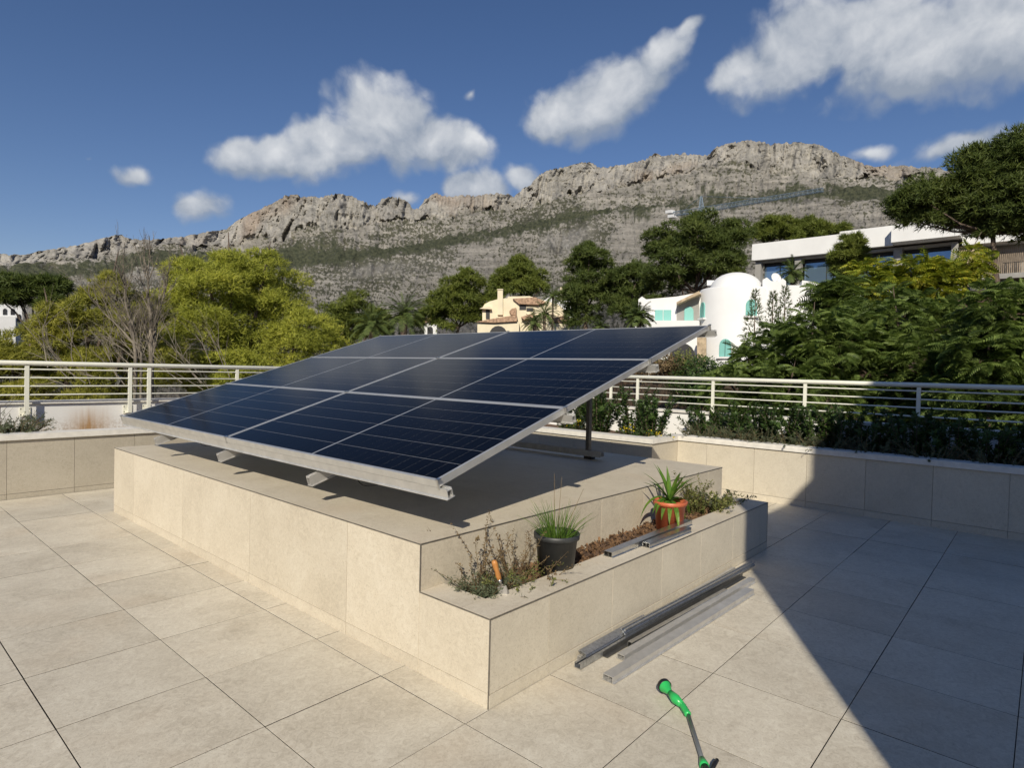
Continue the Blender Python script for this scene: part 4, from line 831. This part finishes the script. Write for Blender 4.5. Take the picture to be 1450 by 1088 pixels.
# cream house with tiled roofs
h2 = House('cream_house', 'cream rendered house with terracotta tile roofs and square chimney', 'house', 745, 85)
h2.slab('wall', [(683, 480), (683, 436), (686, 431), (693, 427), (704, 424), (719, 422), (719, 420), (750, 419.5), (772, 426), (790, 431), (800, 440), (800, 480)], 0, 7, 'cream')
h2.rect('chimney', 704.5, 410, 712, 446, -.35, .9, 'cream'); h2.rect('chimney_cap', 704, 409.3, 712.5, 410.6, -.45, 1.1, 'cream')
h2.slab('roof', [(726, 423), (758, 421), (773, 428), (763, 431.5), (735, 430.5)], -.5, .46, 'roof'); h2.slab('roof', [(674, 456), (700, 451), (732, 446), (732, 455), (700, 457)], -1.6, 1.58, 'roof')
h2.slab('roof', [(738, 449), (756, 443), (757, 449), (742, 453)], -.9, .86, 'roof'); h2.slab('roof', [(783, 450), (800, 447), (822, 455), (822, 458), (783, 456)], -.8, 2.5, 'roof'); h2.slab('roof', [(721, 441), (725, 437), (731, 436), (731, 446), (724, 446)], -.5, .46, 'roof')
w_ = h2.slab('window', arch(688, 693.5, 437, 452), -.08, .06, 'dark_in'); h2.slab('window_canopy', [(679, 437), (684, 435), (693, 434), (696, 437), (696, 438)], -.7, .65, 'cream')
h2.rect('window', 735.5, 432, 745, 439, -.06, .04, 'dark_in'); h2.slab('porch_wall', [(676, 480), (676, 458), (735, 456), (735, 480)], -1.2, 1.1, 'cream'); h2.slab('archway', arch(693, 718, 461.5, 485), -1.26, .05, 'dark_in'); h2.slab('lower_wall', [(758, 480), (758, 452), (782, 452), (783, 458), (822, 459), (822, 480)], -.6, .5, 'cream')
h2.rect('window', 745.5, 436, 755, 441, -.06, .04, 'dark_in')
h3 = House('white_villa', 'small white villa with dark arched windows at the far left edge', 'house', 14, 120)
h3.slab('wall', [(-22, 535), (-22, 436), (-4, 434), (0, 431), (24, 431), (31, 434), (33, 535)], 0, 6, 'white_far')
for u in (-14, 4, 15): h3.slab('window', arch(u, u + 6, 437, 446), -.06, .05, 'dark_in')
h3.slab('archway', arch(24, 30, 445, 456), -.06, .05, 'dark_in'); h3.rect('terrace_wall', -22, 448, 22, 535, -2, 1.9, 'white_far')
h4 = House('white_villa', 'white villa glimpsed behind the palms right of the cream house', 'house', 785, 110)
h4.slab('wall', [(768, 470), (768, 427), (776, 419), (788, 416), (789, 425), (812, 427), (812, 470)], 0, 6, 'white_far'); h4.rect('chimney', 793, 407, 796, 426, .5, .8, 'cream'); h4.rect('window', 779, 428, 784, 434, -.06, .05, 'dark_in')
h5 = House('white_villa', 'small white arched villa between the date palms and the pine', 'house', 606, 105)
h5.slab('wall', [(601, 480), (601, 462), (604, 453), (612, 450), (618, 458), (619, 480)], 0, 5, 'white_far'); h5.slab('archway', arch(605, 613, 462.5, 474), -.06, .05, 'dark_in'); h5.slab('roof', [(600, 457), (604, 451), (612, 449), (620, 456)], -.3, .28, 'roof')

# tower crane
cr = thing('tower_crane', 'blue grey tower crane with long lattice jib above the pines', 'crane', (0, 0, 0))
b0 = at(993, 300, 230); gz_ = ground_z(b0[0], b0[1]); cr.location = (b0[0], b0[1], 30.)
def lattice(q, p0, p1, w0, w1, n, r_):
    p0, p1 = np.asarray(p0, float), np.asarray(p1, float); d = nrm(p1 - p0); s2 = nrm(np.cross(d, [0, 0, 1.]) if abs(d[2]) < .9 else np.array([1., 0, 0])); u2 = np.cross(s2, d); T = [(-.5, -.4), (.5, -.4), (0, .6)]; prev_ = None
    for i in range(n + 1):
        f = i / n; w = w0 + (w1 - w0) * f; c = p0 + (p1 - p0) * f; cs = [c + s2 * a_ * w + u2 * b_ * w for a_, b_ in T]
        for k in range(3): q.tube([cs[k], cs[(k + 1) % 3]], r_ * .6, 3, cap=False)
        if prev_:
            for k in range(3): q.tube([prev_[k], cs[k]], r_, 4, cap=False); q.tube([prev_[k], cs[(k + 1) % 3]], r_ * .6, 3, cap=False)
        prev_ = cs
pj = at(993, 298, 230); pe = at(1165, 269, 200); pc_ = at(948, 304, 240); ptop = at(993, 278, 230)
q = MB(); lattice(q, pj, pe, 1.8, 1.0, 30, .11); q.build('jib', M['crane'], cr)
q = MB(); lattice(q, pc_, pj, 1.4, 1.6, 6, .14); q.build('counter_jib', M['crane'], cr)
q = MB(); lattice(q, (b0[0], b0[1], 30), pj, 2.0, 2.0, 16, .16); q.build('mast', M['crane'], cr); q = MB(); lattice(q, pj, ptop, 1.6, .4, 4, .15); q.build('tower_head', M['crane'], cr)
q = MB(); q.tube([ptop, pj + (pe - pj) * .62], .07, 4); q.build('jib_tie', M['crane'], cr); q = MB(); q.tube([ptop, pc_ + (pj - pc_) * .35], .07, 4); q.build('counter_tie', M['crane'], cr)
for f, dz in ((.02, 1.0), (.1, -.8)):
    c = pc_ + (pj - pc_) * f; q = MB(); q.obox(c + [0, 0, dz], nrm(pj - pc_), nrm(np.cross(pj - pc_, [0, 0, 1.])), np.array([0, 0, 1.]), (1.5, 1.0, .55)); q.build('counterweight', M['crane_white'], cr)
q = MB(); q.obox(pj + [0, 0, -1.2], nrm(pe - pj), nrm(np.cross(pe - pj, [0, 0, 1.])), np.array([0, 0, 1.]), (1.1, .9, 1.0)); q.build('cab', M['crane'], cr)

# ------------------------------------------------------------------ trees
pine('large yellow green pine with rounded crown left of the solar panels', [(300, 420, 62), (345, 400, 48), (395, 418, 46), (255, 450, 50), (350, 465, 75), (430, 475, 46), (290, 500, 65), (268, 390, 30), (325, 372, 24), (375, 382, 32), (465, 495, 34), (400, 520, 60), (240, 520, 50), (330, 545, 60)], 24, 210000, 'needle_yellow', 340, L=.155, W_=.021, sub=30, low=-.9, tr=.22)
pine('olive green pine with pale bare twigs at the far left', [(78, 478, 40), (125, 445, 40), (165, 425, 30), (10, 508, 44), (100, 505, 58), (180, 470, 42), (205, 505, 50), (158, 402, 20), (72, 448, 24), (30, 545, 50), (140, 545, 55), (220, 440, 26), (-40, 512, 50)], 21, 140000, 'needle_olive', 120, L=.15, W_=.02, sub=26, low=-.9, tr=.18)
pine('dark umbrella pine behind the small white villa at far left', [(-15, 412, 28), (18, 412, 24), (45, 415, 18), (66, 412, 22), (84, 408, 16), (30, 425, 22), (75, 428, 18)], 90, 22000, 'needle_dark', 40)
pine('round mid green tree left of the two date palms', [(500, 446, 34), (475, 458, 26), (530, 456, 24), (500, 470, 34), (455, 470, 22), (545, 475, 22)], 62, 26000, 'needle', 500, name='round_tree', low=-.9)
pine('pine with uneven crown left of the cream house', [(640, 418, 26), (664, 400, 24), (620, 438, 26), (655, 432, 36), (605, 455, 20), (690, 432, 22), (640, 455, 30), (675, 452, 24)], 88, 32000, 'needle', 650)
pine('tall bright pine directly behind the cream house', [(735, 390, 26), (718, 402, 24), (752, 402, 24), (704, 414, 18), (738, 373, 13), (765, 412, 14), (735, 412, 26)], 98, 26000, 'needle', 735)
pine('pine with small separate top knob right of the cream house', [(834, 368, 24), (822, 382, 22), (846, 388, 24), (825, 412, 28), (810, 425, 24), (832, 355, 12), (850, 430, 34), (820, 452, 26)], 78, 32000, 'needle_dark', 832)
pine('broad pine standing above the small fan palm', [(892, 396, 28), (875, 424, 34), (912, 420, 30), (905, 388, 20), (885, 446, 28), (925, 440, 24), (868, 398, 16)], 76, 30000, 'needle_dark', 890)
pine('biggest dark pine behind the domed house', [(988, 340, 42), (945, 348, 32), (1030, 345, 32), (958, 380, 40), (1005, 378, 40), (928, 358, 18), (985, 322, 20), (938, 402, 30), (1044, 330, 20), (1030, 380, 30), (975, 410, 34)], 60, 60000, 'needle_dark', 985, sub=22)
pine('low green pine crown behind the left end of the villa roof', [(1098, 328, 22), (1080, 336, 16), (1115, 338, 18), (1075, 325, 10)], 105, 14000, 'needle', 1098)
pine('low green pine crown behind the middle of the villa roof', [(1140, 326, 20), (1160, 332, 18), (1178, 330, 14), (1130, 338, 16), (1195, 326, 10)], 108, 14000, 'needle', 1150)
pine('small bright pine growing in front of the villa windows', [(1203, 348, 16), (1193, 364, 17), (1214, 362, 16), (1200, 382, 20), (1182, 372, 10), (1222, 378, 12)], 50, 22000, 'needle', 1203, tr=.12)
pine('large dark pine overhanging the villa roof at the right edge', [(1310, 285, 34), (1276, 296, 20), (1340, 290, 32), (1398, 255, 48), (1440, 225, 42), (1382, 238, 30), (1455, 285, 40), (1402, 296, 38), (1352, 310, 20), (1420, 320, 26), (1480, 240, 50), (1290, 312, 18), (1320, 312, 20), (1370, 275, 36), (1425, 275, 42), (1440, 318, 32), (1475, 325, 36), (1345, 316, 18), (1400, 326, 26), (1378, 316, 22)], 46, 130000, 'needle_dark', 1424, sub=30, low=-.6, subr=(.34, .52), tr=.17, frac=.8)
feather_tree('dark feathery leaved tree right of the domed house', [(1100, 496, 42), (1062, 515, 34), (1150, 472, 40), (1190, 490, 52), (1120, 540, 52), (1035, 545, 34), (1180, 565, 52), (1075, 570, 45), (1130, 500, 50)], 14.5, 4200, 'feather', .27, trunk_u=1120)
feather_tree('dark feathery leaved tree in the middle of the right hedge', [(1270, 450, 50), (1300, 515, 60), (1235, 530, 50), (1345, 470, 52), (1320, 570, 55), (1250, 580, 48), (1225, 470, 42)], 15.5, 4200, 'feather', .28, trunk_u=1290)
feather_tree('dark feathery leaved tree at the right edge of the picture', [(1420, 440, 52), (1440, 515, 60), (1385, 555, 52), (1400, 490, 50), (1480, 460, 60), (1450, 580, 52), (1490, 540, 60)], 13.5, 3900, 'feather', .26, trunk_u=1430)
feather_tree('yellowing feathery tree below the villa windows', [(1230, 392, 24), (1290, 385, 26), (1335, 392, 26), (1372, 380, 14), (1265, 408, 30), (1320, 415, 30), (1216, 410, 22), (1375, 355, 9), (1378, 368, 12)], 27, 1500, 'feather_yellow', .5, trunk_u=1290)
feather_tree('green feathery shrub between the domed house and the villa', [(1172, 418, 22), (1195, 415, 24)], 24, 420, 'feather', .5, trunk_u=1165)
# young conifer tips in front of the tower
for u, v, hpx, side in ((1070, 414, 46, 'left'), (1095, 416, 44, 'middle'), (1112, 408, 50, 'right')):
    tp_ = at(u, v, 17); k = scale_at(u, v, 17); root = thing('young_conifer', '%s of the three dark conifer tips in front of the domed tower' % side.replace('left', 'leftmost').replace('right', 'rightmost'), 'tree', (tp_[0], tp_[1], ground_z(tp_[0], tp_[1])), 'young conifers')
    bs = np.array([tp_[0], tp_[1], ground_z(tp_[0], tp_[1])]); q = MB(); q.tube([bs, tp_], [.05, .01], 6); q.build('trunk', M['bark'], root); z_ = np.linspace(0, hpx * k * 1.6, 26); ps, os_ = [], []
    for d_ in z_:
        for j in range(7): a_ = rng.uniform(0, 6.28); rr_ = .04 + d_ * .22 * rng.uniform(.3, 1); ps.append(tp_ + [math.cos(a_) * rr_, math.sin(a_) * rr_, -d_ + rr_ * .3]); os_.append([math.cos(a_), math.sin(a_), .9])
    soup('crown', blades(np.array(ps), nrm(np.array(os_)), .10, .014, 9, .6), 3, M['needle_dark'], root)
# palms
palm('taller date palm with arching fronds left of the pine', 572, 448, 58, 3.0, 46, .3, .55); palm('smaller date palm at the left, partly hidden by the round tree', 527, 462, 54, 2.6, 40, .25, .5)
palm('slender palm in front of the cream house roof', 771, 446, 70, 2.2, 30, .16, .42); palm('tall thin palm right of the cream house', 783, 420, 80, 1.9, 26, .12, .4); palm('bushy low palm at the foot of the cream house', 757, 458, 62, 1.6, 26, .16, .4)
palm('small fan palm left of the teal rectangular shutters', 905, 450, 36, 1.1, 34, .12, .35, (-.3, 1.4)); palm('small fan palm in front of the villa glass', 1122, 388, 52, 1.5, 26, .12, .45); palm('spiky palm low behind the top edge of the panels', 850, 464, 60, 1.2, 26, .14, .35)
# dead tree and bare twigs
b_ = at(205, 540, 17.5); root = thing('dead_tree', 'leafless grey dead tree with many bare branches at the left', 'tree', (b_[0], b_[1], ground_z(b_[0], b_[1])))
q = MB()
for u0, u1, v1, r_ in ((214, 212, 385, .048), (192, 178, 410, .04), (200, 150, 440, .028), (216, 226, 430, .032)):
    p0 = at(u0, 560, 17.5 + rng.uniform(-.4, .4)); p0[2] = -3; p1 = at(u0, 500, 17.5); p2 = at((u0 + u1) / 2, (500 + v1) / 2, 17.5); q.tube([p0, p1, p2], [r_ * 1.4, r_ * 1.1, r_ * .8], 7)
    for _ in range(8): twigs(q, p1 + (p2 - p1) * rng.uniform(-.3, 1), nrm(np.array([*(rgt[:2] * rng.uniform(-1.1, .3)), .9])), .85 * rng.uniform(.7, 1.1), r_ * .42, 0, 3, .42, .12, 3)
    twigs(q, p2, nrm(p2 - p1), .95, r_ * .7, 0, 3, .33, .2, 4)
q.build('branches', M['dead'], root)['kind'] = 'stuff'
b_ = at(110, 540, 16.5); root = thing('dead_branches', 'pale bare branches fanning out above the left railing', 'branches', (b_[0], b_[1], ground_z(b_[0], b_[1])))
q = MB()
for _ in range(26):
    p0 = at(rng.uniform(60, 330), rng.uniform(505, 570), 16.5 + rng.uniform(-1, 1)); twigs(q, p0, nrm(rgt * rng.uniform(-1.2, -.2) + np.array([0, 0, .8])), rng.uniform(.6, 1.2), .011, 0, 2, .35, .02, 3)
q.build('branches', M['dead'], root)['kind'] = 'stuff'

# ------------------------------------------------------------------ garden shrubs
k = 0
near_words = ['first', 'second', 'third', 'fourth', 'fifth', 'sixth', 'seventh', 'eighth', 'ninth', 'tenth', 'eleventh', 'twelfth', 'thirteenth', 'fourteenth', 'fifteenth', 'sixteenth']
hs_y = [(.05, .62), (.45, .55), (.85, .60), (1.22, .66), (1.62, .58), (2.0, .62), (2.36, .60), (2.7, .66), (3.1, .58), (3.5, .62), (3.85, .50), (4.3, .66), (4.75, .82), (5.2, .80), (5.65, .66), (6.1, .62)]
for i, (y, hh) in enumerate(hs_y):
    x = 8.72 + rng.uniform(-.12, .12) if y < 4.1 else 8.3 + rng.uniform(-.3, .2)
    shrub('hedge_shrub', 'upright leafy dark green shrub, %s in the hedge counted from the right edge' % near_words[i], (x, y, .60), hh, .28, 26, 3600, .056, .024, 'shrub', group='hedge shrubs behind the right wall', sr=.006)
for i, (y, x) in enumerate([(2.1, 8.42), (2.5, 8.45), (2.9, 8.42), (3.3, 8.44), (3.7, 8.42), (1.6, 8.42), (1.0, 8.42), (.4, 8.42)]):
    shrub('rosemary', 'low grey green rosemary behind the right coping, %s from the wall corner' % ['fifth', 'fourth', 'third', 'second', 'first', 'sixth', 'seventh', 'eighth'][i], (x, y, .60), .32, .32, 60, 5200, .026, .007, 'rosemary', 'dry', group='rosemary clumps behind the right coping', up=.8)
for i, (u, v, x, lab) in enumerate([(812, 598, 7.75, 'left of the post'), (897, 609, 7.75, 'right of the post'), (925, 615, 7.8, 'beside the wall corner')]):
    d = ray(u, v); p_ = CAM + d * (x / d[0]); root = shrub('yellow_flower', 'small yellow flowering plant behind the coping %s' % lab, (p_[0], p_[1], .62), .28, .22, 16, 500, .035, .018, 'shrub', group='yellow flowers by the panels', sr=.003)
    n_ = 14; c = np.array([p_[0], p_[1], max(.76, p_[2])]) + rng.normal(size=(n_, 3)) * [.06, .10, .035]; fl = soup('flowers', blades(c, nrm(rng.normal(size=(n_, 3)) + [0, 0, .8]), .022, .022, 4), 3, M['yellow_flower'], root); fl['kind'] = 'stuff'
d = ray(15, 606); p_ = CAM + d * (9.25 / d[1]); shrub('lavender', 'grey blue lavender clump behind the left coping', (p_[0], p_[1], .62),   .30, .30, 120, 7000, .035, .008, 'rosemary', 'dry', up=.7)
q = MB(); twigs(q, np.array([p_[0] - .1, p_[1], .7]), nrm(np.array([.1, 0, 1.])), .35, .006, 0, 1); o = q.build('dry_twig', M['dead']); tag(o, 'bare dry twig sticking out of the lavender at the left', 'twig')
# plants beyond the right railing
for lab, u, v, r, h_, sp, mat in (('brown twiggy bush below the panel corner', 925, 512, 24, 1.2, .9, 'dry'), ('yellow green bush left of the stone pier', 960, 512, 25, 1.3, .8, 'herb'), ('dark green bush in front of the stone pier', 1005, 520, 23, 1.3, .9, 'shrub'), ('low green bush under the handrail in front of the house', 985, 545, 22, 1.2, .9, 'shrub')):
    p_ = at(u, v, r); shrub('garden_bush', lab, (p_[0], p_[1], p_[2] - h_ * .7), h_, sp, 50, 5200, .11, .05, mat, cat='bush', group='bushes on the slope by the domed house', sr=.012, jitter=.06)
    col.objects[-1]

# ------------------------------------------------------------------ planter plants, pots and trowel
ps = [('weed', 'dry reddish weed stalk leaning left at the planter corner', (2.42, 2.40), .34, .17, 5, 260, .016, .008, 'dry'), ('weed', 'dry seeding weed against the plinth behind the lavender', (2.50, 2.40), .42, .12, 7, 420, .016, .008, 'dry'),
      ('weed', 'straw coloured dry weed left of the black pot', (2.72, 2.33), .33, .17, 18, 800, .018, .007, 'dry'), ('weed', 'yellowing low weed between trowel and black pot', (2.64, 2.24), .14, .20, 22, 900, .018, .008, 'herb'), ('weed', 'brown dead weed hanging in front of the black pot', (2.80, 2.20), .17, .16, 12, 360, .014, .007, 'dry'),
      ('lavender', 'grey green lavender cushion at the planter corner beside the trowel', (2.39, 2.24), .13, .15, 80, 3200, .026, .005, 'rosemary'),
      ('herb', 'tall flowering herb right of the orange pot', (5.05, 2.30), .38, .12, 14, 1100, .024, .010, 'herb'), ('herb', 'pale green sage-like herb near the far planter end', (5.22, 2.24), .24, .20, 26, 1700, .026, .012, 'herb'), ('herb', 'dark grey green herb in the far planter corner', (5.52, 2.26), .17, .20, 26, 1500, .030, .014, 'rosemary')]
for nm, lab, (x, y), h_, sp, nst, nl, ln, wd_, mat in ps: shrub(nm, lab, (x, y, .375), h_, sp, nst, nl, ln, wd_, mat, 'dry', cat='plant', group='plants in the planter', up=.6, sr=.0022, jitter=.004)
def pot(name, label, c, r0, r1, h_, mat):
    root = thing(name, label, 'flower pot', (c[0], c[1], c[2])); prof = [(0, .0), (r0, .0), (r0 + (r1 - r0) * .86, h_ * .86), (r1 + .010, h_ * .87), (r1 + .012, h_ * .99), (r1 + .006, h_), (r1 - .004, h_ * .985), (r1 - .012, h_ * .85), (r1 - .018, h_ * .80)]
    MB().lathe(prof, c, 36).build('pot_wall', M[mat], root); q = MB(); q.lathe([(r1 - .016, h_ * .82), (r1 * .5, h_ * .85), (0, h_ * .86)], c, 24); q.build('potting_soil', M['soil'], root); return root
BC = (2.955, 2.205, .385); bp = pot('black_pot', 'black plastic pot full of grassy green leaves', BC, .105, .128, .245, 'black_pot')
def grass(root, c, n, L, mat, w=.005, lean=.5, rad=.07):
    q = []
    for _ in range(n):
        a_ = rng.uniform(0, 6.28); b0 = np.asarray(c) + [math.cos(a_) * rng.uniform(0, rad), math.sin(a_) * rng.uniform(0, rad), 0]; ln = L * rng.uniform(.55, 1.1); le = rng.uniform(.1, lean) ** 1.2; d = np.array([math.cos(a_) * le, math.sin(a_) * le, 1.]); d = nrm(d); s2 = nrm(np.cross(d, rng.normal(size=3))) * w / 2; pp = b0
        for k_ in range(4):
            nx_ = pp + d * ln / 4; f0, f1 = 1 - k_ * .22, 1 - (k_ + 1) * .22; q.append([pp - s2 * f0, pp + s2 * f0, nx_ + s2 * f1, nx_ - s2 * f1]); pp = nx_; d = nrm(d + np.array([math.cos(a_) * .10, math.sin(a_) * .10, -.12 * le]))
    return soup('leaves', np.array(q), 4, M[mat], root)
grass(bp, (BC[0], BC[1], BC[2] + .19), 170, .25, 'chive', .006, .9, .09)
q = MB(); 
for dx, dy, l_ in ((-.01, .02, .42), (.03, .0, .40), (.20, -.02, .30)): q.tube([(BC[0] + dx * .3, BC[1] + dy, BC[2] + .18), (BC[0] + dx * .6, BC[1] + dy, BC[2] + .18 + l_ * .5), (BC[0] + dx * 1.2, BC[1] + dy, BC[2] + .18 + l_)], [.002, .0018, .0012], 4)
q.build('flower_stalks', M['dry'], bp)
pot('dark_red_pot', 'small dark red pot hidden behind the black pot', (3.13, 2.31, .37), .075, .092, .17, 'dark_red')
OC = (4.445, 2.215, .385); op = pot('terracotta_pot', 'orange terracotta coloured pot with a strap leaved plant', OC, .100, .123, .225, 'terracotta')
q = []
def strap(c, az, el, L, w, droop):
    d = np.array([math.cos(az) * math.cos(el), math.sin(az) * math.cos(el), math.sin(el)]); s2 = nrm(np.cross(d, [0, 0, 1.])); pp = np.asarray(c, float); n = 9; out = []
    for k_ in range(n):
        f0, f1 = [max(.04, math.sin(math.pi * min(1, .22 + .78 * x / n) ** 1.15)) for x in (k_, k_ + 1)]; nx_ = pp + d * L / n; d2 = nrm(d + np.array([0, 0, -droop / n]))
        dip = np.array([0, 0, -w * .22]); dip2 = dip
        out += [[pp - s2 * w / 2 * f0, pp + dip * f0, nx_ + dip2 * f1, nx_ - s2 * w / 2 * f1], [pp + dip * f0, pp + s2 * w / 2 * f0, nx_ + s2 * w / 2 * f1, nx_ + dip2 * f1]]; pp = nx_; d = d2
    return out
for i in range(24):
    el = (.25, .6, 1.0, 1.25)[i % 4] + rng.uniform(-.12, .12); q += strap((OC[0], OC[1], OC[2] + .22), i * 2.399 + rng.uniform(-.25, .25), el, rng.uniform(.22, .36), .036, (2.9 if el < .8 else .9))
soup('leaves', np.array(q), 4, M['strap'], op)
tr_ = thing('garden_trowel', 'hand trowel with wooden handle stuck in the planter soil', 'trowel', (2.35, 2.10, .40))
a_, b_, c_ = np.array((2.312, 2.125, .617)), np.array((2.345, 2.112, .512)), np.array((2.372, 2.100, .40)); ax_ = nrm(b_ - a_); Lh = np.linalg.norm(b_ - a_)
MB().lathe([(0, -.002), (.010, .0), (.0150, .010), (.0155, .03), (.0125, Lh * .5), (.0145, Lh * .78), (.012, Lh * .95), (.010, Lh), (0, Lh)], a_, 16, ax_).build('handle', M['wood'], tr_)
MB().lathe([(0, 0), (.0108, 0), (.0105, .018), (.007, .020), (.005, .034), (0, .034)], b_ - ax_ * .004, 14, ax_).build('ferrule', M['blade'], tr_)
s2 = nrm(np.cross(ax_, np.array([.75, .66, 0]))); nn = np.cross(s2, ax_); st_ = b_ + ax_ * .026; q = MB(); outl = [(-.006, 0), (-.024, .018), (-.027, .06), (-.012, .10), (0, .115), (.012, .10), (.027, .06), (.024, .018), (.006, 0)]
q.prism([st_ + s2 * x + ax_ * y + nn * (abs(x) * 12 * abs(x)) for x, y in outl], nn * .0018); q.build('blade', M['blade'], tr_)
